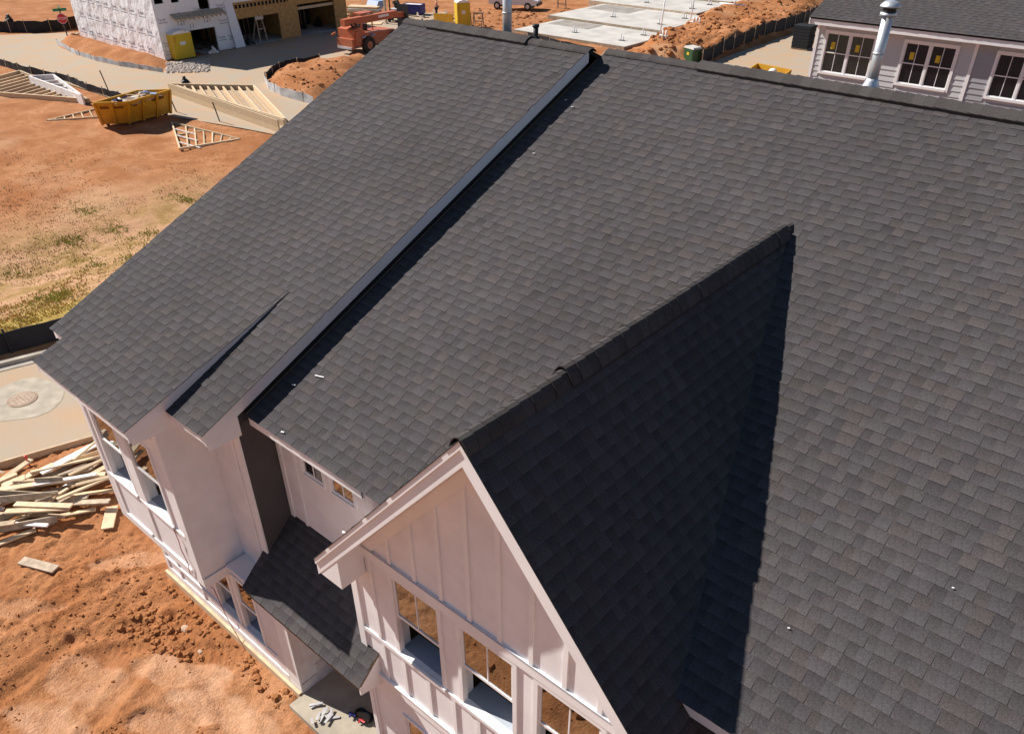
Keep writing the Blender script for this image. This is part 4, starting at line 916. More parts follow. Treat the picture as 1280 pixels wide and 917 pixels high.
# ---------------------------------------------------------------- telehandler
def telehandler(loc):
    t = thing('telehandler', 'orange telehandler parked before the bare sheathing garages', 'telehandler', loc, math.radians(4))
    m = MB(); m.prism([(-2.0, 0, .75), (-2.0, 0, 1.85), (-2.0, .9, 2.0), (-2.0, 1.3, 1.45), (-2.0, 4.6, 1.35), (-2.0, 5.2, 1.0), (-2.0, 5.2, .6), (-2.0, .6, .5)], (1.85, 0, 0)); m.build('chassis', M['orange'], t)
    m = MB(); m.prism([(-.16, .1, .8), (-.16, .1, 1.7), (-.16, .5, 1.75), (-.16, .75, .8)], (.10, 0, 0)); m.build('side_panel', M['orange'], t)
    obox('counterweight', M['orange'], t, -1.95, -.2, -.25, .05, .45, 1.2); obox('bumper', M['siltw'], t, -1.9, -.25, -.32, -.24, .45, .62)
    bm_ = MB(); bm_.bar((-.95, -.35, 2.35), (-.95, 5.6, 2.3), .5, .5); bo = bm_.build('boom', M['orange'], t)
    m = MB(); m.bar((-.95, 5.3, 2.28), (-.95, 6.6, 2.1), .38, .38); m.build('boom_section', M['orange'], bo)
    obox('lettering', M['white'], bo, -.698, -.69, 3.4, 4.6, 2.28, 2.46)
    m = MB(); m.tube((-.62, .9, 1.1), (-.7, .3, 2.2), .07, n=8); m.build('lift_cylinder', M['flash'], t); m = MB(); m.tube((-.62, 1.4, 1.2), (-.7, .7, 2.25), .06, n=8); m.build('lift_cylinder', M['flash'], t)
    for (x, y) in ((-.02, 1.35), (-.02, 4.4), (-2.1, 1.35), (-2.1, 4.4)):
        m = MB(); m.tube((x-.18, y, .62), (x+.18, y, .62), .62, n=20); wh = m.build('wheel', M['rubber'], t)
        m = MB(); m.tube((x+.175, y, .62), (x+.20, y, .62), .30, n=14); m.build('rim', M['orange'], wh)
        for k in range(12):
            a = 2*math.pi*k/12; m = MB(); m.bar((x-.17, y+.6*math.cos(a), .62+.6*math.sin(a)), (x+.17, y+.6*math.cos(a+.2), .62+.6*math.sin(a+.2)), .10, .08, (0, math.cos(a), math.sin(a))); m.build('tread', M['rubber'], wh)
    for k, (x, y, z) in enumerate(((-1.9, 1.9, 1.4), (-1.2, 1.9, 1.4), (-1.9, 3.1, 1.4), (-1.2, 3.1, 1.4))): obox('cab_post', M['orange'], t, x-.04, x+.04, y-.04, y+.04, z, z+1.25)
    obox('cab_roof', M['orange'], t, -2.0, -1.12, 1.8, 3.2, 2.65, 2.74); obox('cab_seat', M['black'], t, -1.8, -1.3, 2.2, 2.6, 1.4, 1.9)
    m = MB(); m.bar((-2.2, -.1, 1.5), (-2.45, -.3, 1.35), .35, .12); m.build('mirror', M['orange'], t)
    for y in (.75, 1.75): m = MB(); m.prism([(-.2, y, 1.2), (-.2, y+.3, 1.32), (-.2, y+.3, 1.36), (-.2, y, 1.25)], (.36, 0, 0)); m.build('mudguard', M['siltw'], t)
    m = MB(); m.bar((-.95, 6.5, .3), (-.95, 6.55, 2.9), 1.3, .08, (0, 1, 0)); m.build('fork_carriage', M['flash'], t)
    for x in (-1.4, -.5): obox('fork', M['flash'], t, x-.06, x+.06, 6.6, 7.8, .28, .34)
p = at(446, 70); telehandler((p.x+.1, p.y, ZG))

# ---------------------------------------------------------------- stop sign with street-name blades
p = at(86, 51); t = thing('stop_sign', 'red stop sign with green street-name blades on one post', 'sign', p)
obar('post', M['flash'], t, (0, 0, -.2), (0, 0, 2.55), .08, .08)
d2 = Vector((.9, -.42, 0)).normalized(); s2_ = Vector((d2.y, -d2.x, 0))*-1
def octo(r, th, off, mat, name, par):
    m = MB(); c = Vector((0, 0, 1.75))+d2*off; m.prism([c+s2_*(r*math.cos(math.pi/8+k*math.pi/4))+Vector((0, 0, r*math.sin(math.pi/8+k*math.pi/4))) for k in range(8)], d2*th); return m.build(name, M[mat], par)
pl = octo(.42, .012, .05, 'white', 'plate', t); octo(.39, .006, .0625, 'red', 'face', pl)
me = textmesh('STOP', .28); me.materials.append(M['white']); o = bpy.data.objects.new('lettering', me); COL.objects.link(o); o.parent = pl
o.location = Vector((0, 0, 2.6))+d2*.072-s2_*(-.36) if False else Vector((0, 0, 1.65))+d2*.072+s2_*.0
ang = math.atan2(d2.y, d2.x)+math.pi/2; o.rotation_euler = (math.pi/2, 0, ang); o.location -= Vector((math.cos(ang), math.sin(ang), 0))*.34
for a_, z in ((.2, 2.42), (1.75, 2.62)):
    v = Vector((math.cos(ang+a_), math.sin(ang+a_), 0)); obar('street_blade', M['green_sign'], t, Vector((0, 0, z))-v*.55, Vector((0, 0, z))+v*.55, .02, .22)

# ---------------------------------------------------------------- concrete slabs, pipes, box, alley things
slabs = ((-36.2, -25.7, 47.0, 53.05, .16), (-37.6, -26.6, 53.1, 60.9, .34), (-39.2, -28.1, 60.95, 67.1, .5), (-36.5, -27.5, 67.15, 77, .66))
for i, (xa, xb, ya, yb, h) in enumerate(slabs):
    a, b = s2(xa, ya), s2(xb, yb); lab = ['lowest pale concrete house slab nearest the shingled ridge', 'second pale concrete slab one step above the lowest', 'third pale concrete slab between the stepped slabs', 'highest pale concrete slab farthest from the ridge'][i]
    t = thing('concrete_slab', lab, 'slab', (a.x, a.y, ZG), 0, 'stepped concrete house slabs'); W2, H2 = b.x-a.x, b.y-a.y
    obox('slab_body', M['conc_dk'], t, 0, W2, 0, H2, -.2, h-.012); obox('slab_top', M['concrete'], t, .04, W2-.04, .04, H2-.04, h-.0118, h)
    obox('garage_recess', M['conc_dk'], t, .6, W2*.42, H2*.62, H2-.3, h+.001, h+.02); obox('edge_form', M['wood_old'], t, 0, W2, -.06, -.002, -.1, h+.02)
    for (fx_, fy_) in ((.42, .35), (.85, .3), (.86, .75)):
        x, y = W2*fx_, H2*fy_; m = MB(); m.tube((x, y, h-.05), (x, y, h+.5), .055, n=8); m.build('stub_pipe', M['pvc'], t)
        m = MB(); m.tube((x+.25, y, h-.05), (x+.25, y, h+.35), .05, n=8); m.build('stub_pipe', M['pvc'], t); m = MB(); m.tube((x-.1, y-.2, h+.04), (x+.5, y-.15, h+.05), .04, n=6); m.build('stub_pipe', M['black'], t)
def pvc(px, py, h, lab, extra=2):
    p = at(px, py); z = gh(p.x, p.y); t = thing('pipe_riser', lab, 'pipe', (p.x, p.y, z-.15), 0, 'white pipe risers in the clay bank')
    m = MB(); m.tube((0, 0, 0), (.12, .1, h), .05, n=8); m.build('riser', M['pvc'], t, sm=True)
    for k in range(extra): m = MB(); x = .35+.3*k; m.tube((x, -.1, 0), (x, -.1, .75), .06, n=8); m.build('stub', M['pvc'], t, sm=True)
    m = MB(); m.tube((0, 0, .35), (.9, -.15, .35), .045, n=8); m.build('cross_pipe', M['pvc'], t, sm=True)
pvc(823, 62, 3.4, 'tall white pipe riser at the lowest slab corner'); pvc(861, 44, 3.6, 'tall white pipe riser beside the second slab', 3); pvc(950, 12, 2.6, 'white pipe riser at the far end of the clay bank', 2)
p = at(912, 24); m = MB(); m.tube((-1.3, 0, .12), (1.3, .2, .12), .06, n=8); m.tube((.3, .05, .1), (.35, .05, .7), .06, n=8); o = m.build('drain_pipe', M['pvc'], sm=True); o.location = (p.x, p.y, gh(p.x, p.y)+.1); tag(o, 'white drain pipe with upright stub lying on the clay bank', 'pipe')
p = at(864, 80); t = thing('transformer_box', 'dark green transformer box with pale lid behind the ridge', 'box', (p.x, p.y, gh(p.x, p.y)), math.radians(-20))
obox('cabinet', M['green'], t, -.55, .55, -.4, .4, -.3, .8); m = MB(); m.hexa([(-.58, -.43, .8), (.58, -.43, .8), (.58, .43, .8), (-.58, .43, .8), (-.52, -.38, .92), (.52, -.38, .92), (.52, .38, .92), (-.52, .38, .92)]); m.build('lid', M['concrete'], t); obox('door_panel', M['green'], t, -.5, .5, -.425, -.401, -.05, .72); obox('warning_label', M['toilet'], t, -.15, .1, -.432, -.426, .35, .55)
p = at(1006, 62); t = thing('shingle_pallet', 'stack of dark wrapped bundles on a pallet at the alley edge', 'pallet', (p.x-.3, p.y, ZG))
for k in range(3): obox('pallet_runner', M['wood_old'], t, -.7, .7, -.55+.5*k, -.45+.5*k, 0, .12)
for k in range(7): obox('bundle', M['felt'], t, -.7+random.uniform(-.06, .06), .7+random.uniform(-.06, .06), -.6, .6, .13+.24*k, .13+.24*k+.22)

# ---------------------------------------------------------------- people and things before the far yard
def person(loc, rz, label, shirt, trous, lean=0.0, arm=0.35):
    t = thing('person', label, 'person', loc, rz)
    def skin(name, pts, edges, rad, mat):
        me = bpy.data.meshes.new(name); me.from_pydata(pts, edges, []); o = bpy.data.objects.new(name, me); COL.objects.link(o); o.parent = t
        md = o.modifiers.new('skin', 'SKIN'); sv = me.skin_vertices[0].data if me.skin_vertices else None
        if sv is None: me.skin_vertices.new() if hasattr(me.skin_vertices, 'new') else None
        for i, r in enumerate(rad):
            v = me.skin_vertices[0].data[i]; v.radius = r if isinstance(r, tuple) else (r, r)
            v.use_root = (i == 0)
        s_ = o.modifiers.new('sub', 'SUBSURF'); s_.levels = 1; s_.render_levels = 1; me.materials.append(M[mat]); return o
    l = lean
    pts = [(0, 0, .95), (0, -.02-l*.3, 1.2), (0, -.03-l*.6, 1.42), (0, -.04-l*.8, 1.54), (0, -.05-l, 1.66), (-.19, -.03-l*.6, 1.40), (-.27, -.06-l*.5, 1.13), (-.24, -arm*.8, .95), (.19, -.03-l*.6, 1.40), (.27, -.06-l*.5, 1.13), (.24, -arm, .98),
           (-.10, 0, .90), (-.11, -.03, .50), (-.11, .02, .09), (-.11, -.14, .05), (.10, 0, .90), (.12, .04, .50), (.12, .09, .09), (.12, -.06, .05)]
    edges = [(0, 1), (1, 2), (2, 3), (3, 4), (2, 5), (5, 6), (6, 7), (2, 8), (8, 9), (9, 10), (0, 11), (11, 12), (12, 13), (13, 14), (0, 15), (15, 16), (16, 17), (17, 18)]
    rad = [(.14, .10), (.14, .10), (.15, .10), .055, (.085, .10), .07, .05, .04, .07, .05, .04, .09, .065, .045, .045, .09, .065, .045, .045]
    me = bpy.data.meshes.new('body'); me.from_pydata(pts, edges, [])
    def make(name, ids, grow, mat):
        mp = {v: i for i, v in enumerate(ids)}; m2 = bpy.data.meshes.new(name); m2.from_pydata([pts[v] for v in ids], [(mp[a], mp[b]) for a, b in edges if a in mp and b in mp], [])
        o = bpy.data.objects.new(name, m2); COL.objects.link(o); o.parent = t; o.modifiers.new('skin', 'SKIN')
        if not m2.skin_vertices: 
            bpy.context.view_layer.objects.active = o
        return o, m2, [rad[v] for v in ids], grow, mat
    jobs = [make('body', list(range(19)), 1.0, 'skin'), make('shirt', [0, 1, 2, 5, 6, 8, 9], 1.22, shirt), make('trousers', [0, 11, 12, 13, 15, 16, 17], 1.25, trous)]
    for o, m2, rr, g, mat in jobs:
        sv = m2.skin_vertices[0].data if len(m2.skin_vertices) else None
        if sv:
            for i, r in enumerate(rr):
                r = r if isinstance(r, tuple) else (r, r); sv[i].radius = (r[0]*g, r[1]*g); sv[i].use_root = (i == 0)
        sb = o.modifiers.new('sub', 'SUBSURF'); sb.levels = 1; sb.render_levels = 1; m2.materials.append(M[mat])
    m = MB(); m.lathe((0, -.03-l, 1.68), [(.09, -.02), (.105, .03), (.10, .08), (.06, .125), (.01, .14)], 12); m.build('hair', M['hair'], t, sm=True)
    m = MB(); m.lathe((0, -.05-l, 0), [(.05, 1.56), (.08, 1.60), (.09, 1.68), (.085, 1.75)], 12); h = m.build('head', M['skin'], t, sm=True)
    m = MB(); m.box(-.012, .012, -.165-l, -.13-l, 1.64, 1.68); m.build('nose', M['skin'], h)
p = at(546, 23); person((p.x, p.y, ZG), math.radians(140), 'person in pink shirt and dark trousers standing in the far yard', 'shirt', 'jeans')
p = at(495, 21); person((p.x, p.y, ZG), math.radians(60), 'person in dark shirt bending by the loader beyond the roof edge', 'shirt2', 'skin', .25, .5)
p = at(518, 18); t = thing('work_bin', 'blue open work bin beside the standing person', 'bin', (p.x, p.y, ZG), math.radians(20))
for a in ((-1, 1, -.55, -.5), (-1, 1, .5, .55), (-1, -.95, -.5, .5), (.95, 1, -.5, .5)): obox('side', M['blue'], t, *a, .1, .95)
obox('bottom', M['blue'], t, -.95, .95, -.5, .5, .1, .15); obox('contents', M['white'], t, -.9, .9, -.48, .48, .8, .9)
for x in (-.8, .8): obox('skid', M['flash'], t, x-.1, x+.1, -.5, .5, 0, .1)
p = at(497, 27); t = thing('skid_loader', 'small black and green loader with upright mast beyond the roof edge', 'loader', (p.x, p.y, ZG), math.radians(30))
obox('body', M['black'], t, -.6, .6, -.6, .6, .35, 1.0); obox('hood', M['siltw'], t, -.5, .5, -.5, .5, 1.0, 1.12); obox('side_guard', M['green'], t, .6, .68, -.5, .5, .4, .9)
for x in (-.66, .66):
    for y in (-.45, .45): m = MB(); m.tube((x-.08, y, .3), (x+.08, y, .3), .3, n=14); m.build('wheel', M['rubber'], t)
for x in (-.45, .45): obox('mast', M['flash'], t, x-.05, x+.05, -.75, -.65, .2, 2.4)
obox('seat', M['black'], t, -.2, .2, .1, .5, 1.12, 1.6)
p = at(483, 30); m = MB(); m.box(-.09, .09, -.09, .09, 0, 2.4); m.box(-.16, .16, -.16, .16, -.05, .08); o = m.build('post', M['wood_old']); o.location = (p.x, p.y, ZG); tag(o, 'dark upright post behind the telehandler boom', 'post')
# lumber stack by the sheathing
p = at(455, 20)
for k in range(5):
    m = MB(); m.box(-1.6, 1.6, -.62, .62, 0, .16); o = m.build('panel_stack', M['wood'] if k % 2 == 0 else M['white']); o.location = (p.x+random.uniform(-.2, .2), p.y+random.uniform(-.15, .15), ZG+.17*k+.02); o.rotation_euler = (0, 0, math.radians(35+random.uniform(-8, 8))); tag(o, 'bundle of pale panels stacked beside the sheathing corner', 'panels', 'panel bundles beside the sheathing')
p = at(470, 18); m = MB(); m.prism([(-.8, -.7, 0), (.8, -.7, 0), (.8, -.2, .75), (-.8, -.2, .75)], (0, .9, 0)); o = m.build('tarp_bundle', M['blueglass']); o.location = (p.x, p.y, ZG+.5); tag(o, 'blue-grey tarp bundle lying on the panel stack end', 'tarp')
p = at(462, 30); m = MB(); m.box(-1.2, 1.2, -.7, .7, 0, .05); o = m.build('plywood_sheet', M['wood']); o.location = (p.x, p.y, ZG+.02); o.rotation_euler = (0, 0, .7); tag(o, 'pale plywood sheet lying behind the telehandler', 'sheet')
for k in range(26):
    p = at(random.uniform(520, 572), random.uniform(24, 36)); d = Vector((random.uniform(-1, 1), random.uniform(-1, 1), 0)).normalized()*random.uniform(.4, 1.2); z = ZG+random.uniform(.05, .6); p.z = z
    plank(p-d, p+d+Vector((0, 0, random.uniform(-.04, .25))), .14, .05, random.choice(['wood', 'wood_old', 'flash']), 'scrap board in the heap beside the second toilet', 'scrap boards beside the second toilet', random.uniform(-.5, .5))
p = at(575, 40); m = MB(); m.bar((-2.3, 0, .6), (0, .2, .75), .05, 1.2); o = m.build('site_board', M['yellow']); o.location = (p.x-1.0, p.y, ZG); tag(o, 'yellow board barrier beside the second toilet', 'board')
# white van
p = at(640, 13); t = thing('van', 'white van parked beyond the galvanised flue', 'van', (p.x-.4, p.y+1.0, ZG), math.radians(24))
m = MB(); m.prism([(-2.6, -.95, .45), (2.5, -.95, .45), (2.6, -.95, .9), (1.7, -.95, 1.15), (1.0, -.95, 1.95), (-2.5, -.95, 2.0), (-2.65, -.95, 1.0)], (0, 1.9, 0)); m.build('body', M['car'], t)
for y in (-.965, .951): 
    for (a, b) in ((-2.3, -1.2), (-1.0, .2), (.35, 1.15)): obox('window', M['carglass'], t, a, b, y, y+.014, 1.25, 1.8)
for x in (-1.7, 1.6):
    for y in (-.9, .9): m = MB(); m.tube((x, y-.11, .36), (x, y+.11, .36), .36, n=16); wl = m.build('wheel', M['rubber'], t); m = MB(); m.tube((x, y-.125, .36), (x, y+.125, .36), .2, n=12); m.build('rim', M['metal'], wl)
obox('bumper', M['flash'], t, 2.55, 2.68, -.9, .9, .4, .62); obox('headlight', M['white'], t, 2.5, 2.62, -.85, -.5, .75, .92); obox('headlight', M['white'], t, 2.5, 2.62, .5, .85, .75, .92)
def sawhorse(px, py, lab, h=.9, w=1.0):
    p = at(px, py); t = thing('sawhorse', lab, 'sawhorse', (p.x, p.y, ZG), math.radians(25), 'sawhorses in the far yard')
    obar('top_rail', M['wood_old'], t, (-w/2, 0, h), (w/2, 0, h), .1, .12)
    for x in (-w*.42, w*.42):
        for y in (-.3, .3): obar('leg', M['wood_old'], t, (x, y, 0), (x, y*.15, h), .05, .09)
    obar('lower_rail', M['wood_old'], t, (-w*.42, .18, .4), (w*.42, .18, .4), .04, .09)
sawhorse(598, 33, 'weathered sawhorse beside the second toilet', 1.1); sawhorse(702, 11, 'weathered sawhorse beyond the clay heap', 1.0); sawhorse(583, 33, 'grey sawhorse under scrap between toilet and flue', 1.1)
# junk before the bare garages
p = at(330, 52); t = thing('board_easel', 'white notice board on a timber stand before the first bare garage', 'board', (p.x, p.y, ZG), math.radians(8))
for y in (-.4, .4): obar('leg', M['wood_old'], t, (0, y, 0), (-.2, y*.7, 2.1), .06, .09); obar('leg', M['wood_old'], t, (-.9, y, 0), (-.2, y*.7, 2.0), .06, .09)
obox('panel', M['white'], t, -.14, -.10, -.45, .45, 1.7, 2.5); obar('cross_rail', M['wood_old'], t, (-.05, -.45, 1.0), (-.05, .45, 1.0), .05, .1)
for (x, y, lab, mt, sc) in ((311, 56, 'dark tool heap before the first bare garage', 'flash', .7), (382, 36, 'dark bundle before the second bare garage', 'black', .6), (400, 33, 'low dark tarp heap in the second garage mouth', 'flash', .9), (268, 67, 'white sheet crumpled before the wrapped garage', 'white', .6), (232, 104, 'small dark cone-like heap on the road edge', 'black', .5), (12, 28, 'dark stump-like heap beyond the far silt fence', 'black', .8), (62, 34, 'dark pile of stakes on the far silt fence', 'flash', .7)):
    p = at(x, y); m = MB()
    for k in range(7):
        a = Vector((random.uniform(-.6, .6), random.uniform(-.6, .6), random.uniform(0, .12)))*sc; b = a*.3+Vector((random.uniform(-.2, .2), random.uniform(-.2, .2), random.uniform(.25, .9)))*sc; m.tube(a, b, .28*sc, .10*sc, n=7)
    o = m.build('site_heap', M[mt]); o.location = p; tag(o, lab, 'heap')
for k in range(34):
    pass
for k in range(14):
    p = at(random.uniform(262, 470), 0); x = random.uniform(255, 445); y = 62-(x-255)*.16+random.uniform(-4, 8); p = at(x, y); d = Vector((random.uniform(-1, 1), random.uniform(-1, 1), 0)).normalized()*random.uniform(.3, 1.2); p.z = ZG+.06
    plank(p-d, p+d, .16, .04, random.choice(['wood', 'wood_old']), 'loose board lying on the shaded forecourt', 'loose boards on the forecourt', 0)
# rubble at the end of the berm
m = MB()
for k in range(420):
    x = random.uniform(208, 262); y = random.uniform(79, 92)-(x-208)*.03; p = at(x, y); s = random.uniform(.05, .16)
    m.lathe((p.x, p.y, ZG), [(s*.7, 0), (s*random.uniform(.9, 1.2), s*.4), (s*.4, s*.9)], 5)
m.build('gravel', M['gravel'], kind='stuff')

# ---------------------------------------------------------------- scrap lumber heap and loose planks beside the street
HEAP = 'scrap lumber heap beside the street'
rr = random.Random(5)
for k in range(54):
    layer = rr.random(); z = .06+.32*layer*layer
    sx = rr.uniform(-70, 95); sy = 655-sx*.33+rr.uniform(-52, 8)-layer*8
    L = rr.uniform(50, 150) if k % 3 else rr.uniform(25, 60); ang = math.radians(rr.gauss(-17, 8) if k % 4 else rr.uniform(-45, 5))
    a = at(sx, sy, z); b = at(min(sx+L*math.cos(ang), 168), sy+L*math.sin(ang), z+rr.uniform(-.05, .10))
    mt = rr.choice(['wood', 'wood', 'wood_old', 'wood', 'white'] if k % 5 else ['wood_old'])
    wd = rr.choice([.09, .09, .14, .14, .19]); lab = {'wood': 'pale lumber offcut lying in the scrap heap beside the street', 'wood_old': 'grey weathered board lying in the scrap heap beside the street', 'white': 'white primed trim strip lying in the scrap heap beside the street'}[mt]
    plank(a, b, wd, .038, mt, lab, HEAP, rr.choice([0, 0, 0, 1.2, -.4]))
a = at(-30, 590, .10); b = at(118, 548, .10); plank(a, b, .045, .2, 'wood', 'long form board standing on edge along the street side', None)
for (p, q, wd, mt, lab) in (((60, 656), (52, 622), .26, 'wood_old', 'grey board end sticking out of the scrap heap onto the clay'), ((134, 660), (140, 633), .24, 'wood', 'short pale board lying alone on clay near the bay'), ((26, 699), (69, 710), .20, 'wood_old', 'short grey board lying alone on the churned clay'), ((-20, 684), (44, 660), .12, 'wood', 'pale strip lying on clay below the scrap heap')):
    a = at(p[0], p[1], .08); b = at(q[0], q[1], .08); a.z = gh(a.x, a.y)+.05; b.z = gh(b.x, b.y)+.05; plank(a, b, wd, .04, mt, lab, None)
p = at(36, 580, .1); m = MB(); m.tube((0, 0, -.3), (.02, 0, .30), .02, n=6); m.lathe((.02, 0, .30), [(.035, 0), (.035, .04), (.01, .05)], 8); o = m.build('marker_stake', M['red']); o.location = (p.x, p.y, .02); tag(o, 'red capped marker stake beside the scrap heap', 'stake')
# concrete patch with a manhole in the street
p = at(28, 499, .02); m = MB(); pts = []
for k in range(28):
    a = 2*math.pi*k/28; r = 1+.05*math.sin(3*a)+.03*math.cos(5*a); pts.append((1.05*r*math.cos(a), .95*r*math.sin(a), 0))
m.poly(pts); o = m.build('street_patch', M['patch']); o.location = (p.x, p.y, .018); o['kind'] = 'structure'
t = thing('manhole_cover', 'round iron manhole cover set in a pale street patch', 'manhole', (p.x, p.y, .02))
m = MB(); m.lathe((0, 0, 0), [(.36, 0), (.36, .012), (.33, .014)], 28); m.build('ring', mk('rust', (.33, .23, .165), .8, .2, var=.2, vscale=6), t)
m = MB(); m.lathe((0, 0, 0), [(.30, .002), (.30, .018), (.28, .02)], 28); lid = m.build('lid', mk('rust_lid', (.38, .29, .22), .8, .2, var=.2, vscale=8), t)
for k in range(-2, 3): obox('rib', bpy.data.materials['rust'], lid, -.22+.04*abs(k), .22-.04*abs(k), k*.09-.012, k*.09+.012, .019, .028)

# ---------------------------------------------------------------- grass and clods
def grass(name, n, region, hmin, hmax, cols, spread, blades=7, seed=3, label=None):
    r = random.Random(seed); m = MB()
    for _ in range(n):
        px, py = region(r)
        p = onground(px, py); z = gh(p.x, p.y)
        s = spread*r.uniform(.5, 1.3)
        for b in range(blades):
            a = r.uniform(0, 6.28); d = r.uniform(0, s); bx, by = p.x+d*math.cos(a), p.y+d*math.sin(a); h = r.uniform(hmin, hmax); w2 = r.uniform(.012, .03); a2 = r.uniform(0, 3.14)
            c = r.choice(cols); c = tuple(q*r.uniform(.75, 1.2) for q in c); l1, l2 = r.uniform(-.5, .5)*h, r.uniform(-.5, .5)*h
            m.poly([(bx-w2*math.cos(a2), by-w2*math.sin(a2), z-.02), (bx+w2*math.cos(a2), by+w2*math.sin(a2), z-.02), (bx+l1, by+l2, z+h)], col=c)
    o = m.build(name, M['grassdry'], kind='stuff'); o['label'] = label; o['category'] = 'grass'; return o
def fieldreg(r):
    while True:
        y = 185+235*r.random()**.7; x = r.uniform(-20, 320)
        if x < 330-(y-185)*1.14 and fbm(np.array([x*.012]), np.array([y*.03]), 3, 2)[0] > .40+.10*r.random(): return x, y
grass('dry_grass', 1500, fieldreg, .02, .06, [(.46, .31, .15), (.38, .24, .11), (.52, .39, .2), (.33, .21, .09)], .35, 7, 3, 'sparse dry grass on the clay field')
def strip(r):
    x = r.uniform(-30, 110); y = 420-x*.42+r.uniform(-38, 2); return x, y
grass('dry_grass', 650, strip, .03, .07, [(.50, .37, .11), (.44, .33, .09), (.54, .42, .16)], .28, 8, 4, 'yellowed grass strip behind the street fence')
spots = [(100, 299, 7), (82, 300, 5), (165, 301, 6), (215, 244, 5), (236, 251, 3), (122, 327, 5), (18, 342, 5), (190, 292, 4), (140, 285, 5), (60, 372, 6), (75, 365, 5), (108, 262, 4), (160, 322, 4)]
def green(r):
    s = r.choice(spots); return r.gauss(s[0], s[2]*1.9), r.gauss(s[1], s[2]*.8)
grass('green_grass', 520, green, .03, .10, [(.33, .36, .07), (.38, .37, .09), (.27, .28, .06)], .34, 8, 6, 'green grass tufts scattered over the clay field')
def clods(name, n, region, smin, smax, mat, seed, label, cat='clods', pw=3.0):
    r = random.Random(seed); m = MB()
    for _ in range(n):
        x, y = region(r); z = gh(x, y); s = smin+(smax-smin)*r.random()**pw; k = 6; a0 = r.uniform(0, 6.28); base = len(m.v)
        rings = ((.75, -.3), (1.0, .15), (.6, .55))
        for (rad, hz) in rings:
            for i in range(k):
                a = a0+6.283*i/k; q = s*rad*r.uniform(.7, 1.2); m.v.append((x+q*math.cos(a), y+q*math.sin(a)*r.uniform(.8, 1.1), z+s*hz*r.uniform(.7, 1.2)))
        for j in range(2):
            for i in range(k):
                i2 = (i+1) % k; m.f.append((base+j*k+i, base+j*k+i2, base+(j+1)*k+i2, base+(j+1)*k+i)); m.c.append(None)
        m.f.append(tuple(range(base+2*k, base+3*k))); m.c.append(None)
    o = m.build(name, M[mat], kind='stuff'); o['label'] = label; o['category'] = cat
def reg_near(r):
    while True:
        x = r.uniform(-10, 1.6); y = r.uniform(-4.6, -.62)
        if near_edge(y)+.3 < x and fbm(np.array([x*.9]), np.array([y*.9]), 3, 31)[0] > r.uniform(.46, .60): return x, y
clods('soil_clods', 2300, reg_near, .005, .04, 'clod', 1, 'crumbled red clay clods before the townhouse', pw=4)
clods('soil_clods', 150, lambda r: (r.gauss(-2.6, .55), r.gauss(-1.35, .22)), .02, .10, 'clod', 2, 'heap of larger clay clods beside the form board', pw=2)
clods('soil_clods', 110, lambda r: (r.uniform(-3.4, .6), r.uniform(-.95, -.62)), .015, .09, 'clod', 4, 'row of clay clods along the form board', pw=2.5)
def reg_bank(r):
    while True:
        p = at(r.uniform(780, 1030), r.uniform(2, 82))
        if inpoly(np.array([p.x]), np.array([p.y]), bank)[0]: return p.x, p.y
clods('soil_clods', 700, reg_bank, .06, .32, 'clod', 5, 'coarse clods on the clay bank beside the slabs', pw=3)
clods('soil_clods', 500, lambda r: (lambda p: (p.x, p.y))(at(r.uniform(590, 735), r.uniform(12, 48))), .05, .25, 'clod', 6, 'coarse clay clods round the lowest slab', pw=3)
clods('soil_clods', 160, lambda r: (lambda p: (p.x, p.y))(at(r.uniform(345, 440), r.uniform(84, 120))), .04, .2, 'clod', 7, 'clods on the fenced clay island', pw=3)
clods('soil_clods', 250, lambda r: (r.uniform(1.5, 9), r.uniform(-6, -1.0)), .02, .12, 'clod', 8, 'clods on the clay before the gable', pw=3)
for i, (x, y, s) in enumerate(((-2.25, -1.02, .085), (-1.6, -1.12, .05))):
    m = MB(); m.lathe((0, 0, 0), [(s*.8, -.3*s), (s*1.1, .2*s), (s*.75, .7*s), (s*.2, .85*s)], 7); o = m.build('rock', M['rock']); o.location = (x, y, gh(x, y)); o.scale = (1.25, .8, .8); tag(o, ['pale rock on the clods beside the form board', 'smaller pale rock beside the form board'][i], 'rock')

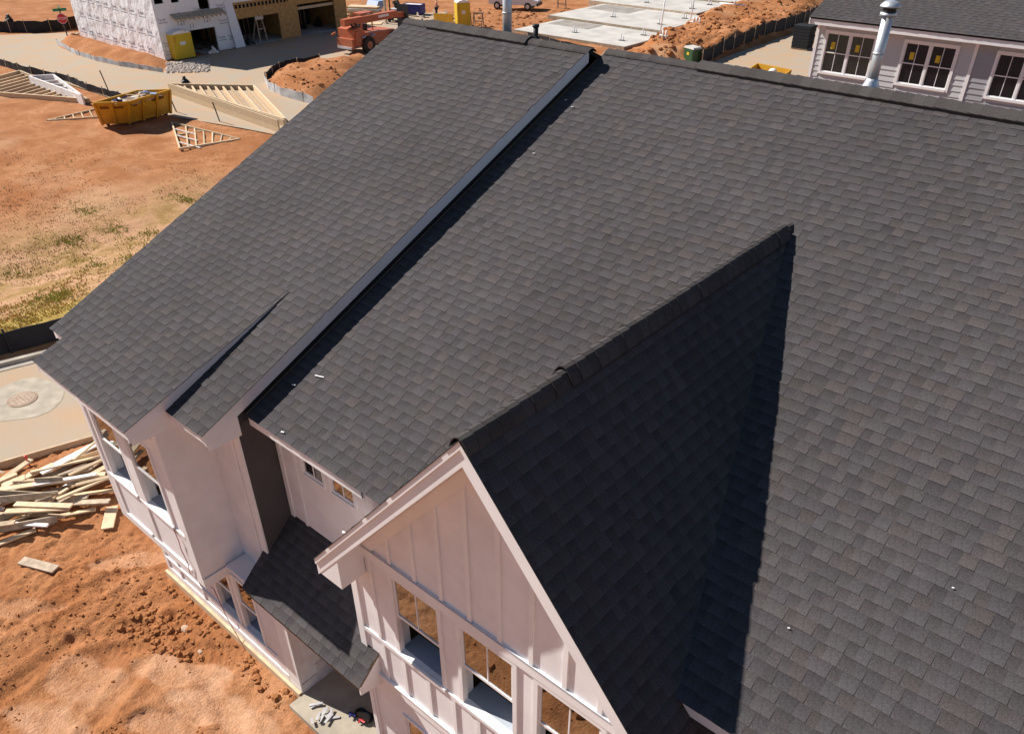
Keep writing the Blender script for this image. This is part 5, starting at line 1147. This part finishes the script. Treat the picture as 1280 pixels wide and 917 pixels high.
# ---------------------------------------------------------------- clutter by the porch, cables, bits on the roof
rr = random.Random(9)
for k in range(14):
    x, y = rr.gauss(1.28, .14), rr.gauss(-.52, .10); d = Vector((rr.uniform(-1, 1), rr.uniform(-1, 1), 0)).normalized()*rr.uniform(.05, .14); z = .125+.004*k
    plank((x-d.x, y-d.y, z), (x+d.x, y+d.y, z+rr.uniform(-.01, .03)), .04, .012, 'siltw', 'white trim offcut in the small heap on the porch slab', 'trim offcuts on the porch slab')
pts = []
for k in range(60):
    a = k*.33; r = .14+.03*math.sin(k*.7); pts.append(Vector((r*math.cos(a), r*math.sin(a)*.8, .012+.0008*k)))
pts += [Vector((.1, .2, .06)), Vector((-.05, .35, .04)), Vector((-.12, .5, .02))]
m = MB(); m.path(pts, .011); o = m.build('hose_coil', M['black']); o.location = (1.72, -.15, .116); tag(o, 'coiled black hose lying on the porch slab', 'hose')
m = MB(); m.tube((0, 0, 0), (.14, .03, .02), .024, n=8); m.tube((.06, 0, .02), (.08, -.06, .03), .017, n=8); o = m.build('nail_gun', M['blue']); o.location = (1.5, -.26, .155); tag(o, 'small blue tool beside the coiled hose', 'tool')
m = MB(); m.tube((0, 0, 0), (.12, .02, .01), .02, n=8); m.tube((.03, -.05, .0), (.05, .04, .02), .014, n=6); o = m.build('hand_tool', M['red']); o.location = (1.72, -.24, .16); tag(o, 'small red tool lying on the hose coil', 'tool')
pts = [Vector((XB1-.42, YB-.045, 2.92)), Vector((XB1-.36, YB-.05, 2.7)), Vector((XB1-.40, YB-.045, 2.5)), Vector((XB1-.30, YB-.05, 2.25)), Vector((XB1-.36, YB-.05, 2.0)), Vector((XB1-.55, -.6, 1.2)), Vector((XB1-.5, YF-.06, .5)), Vector((-.9, YF-.12, .06))]
m = MB(); m.path(pts, .007, n=5); o = m.build('red_cable', M['redwire']); tag(o, 'thin red cable hanging from the bay window sill', 'cable')
obox('lap_line', M['drywall'], house, XB1+.001, XB1+.006, YB+.02, -.3, 2.06, 2.075)
def onB(px, py):
    d = rt*((px-PPX)/F_PX)+up*(-(py-PPY)/F_PX)+fw; n = Vector((0, -SB, 1)); k = (ZE-n.dot(CAM))/n.dot(d); return CAM+d*k
for (x, y, l, lab) in ((398, 473, .14, 'short white shim lying on the shingles near the eave'), (367, 483, .05, 'tiny white chip on the shingles below the shim'), (505, 165, .03, None), (667, 194, .04, None), (715, 136, .04, None), (756, 82, .04, None), (353, 542, .05, None), (707, 127, .03, None), (985, 787, .018, None), (1190, 737, .018, None)):
    p = onB(x, y); m = MB(); m.bar((-l/2, 0, .012), (l/2, l*.3, .016), min(.02, l*.6), .008); o = m.build('litter_chip', M['white']); o.location = p+Vector((0, 0, .012))
    tag(o, lab or 'tiny pale chip of debris lying on the shingles', 'chip', None if lab else 'chips on the shingles')
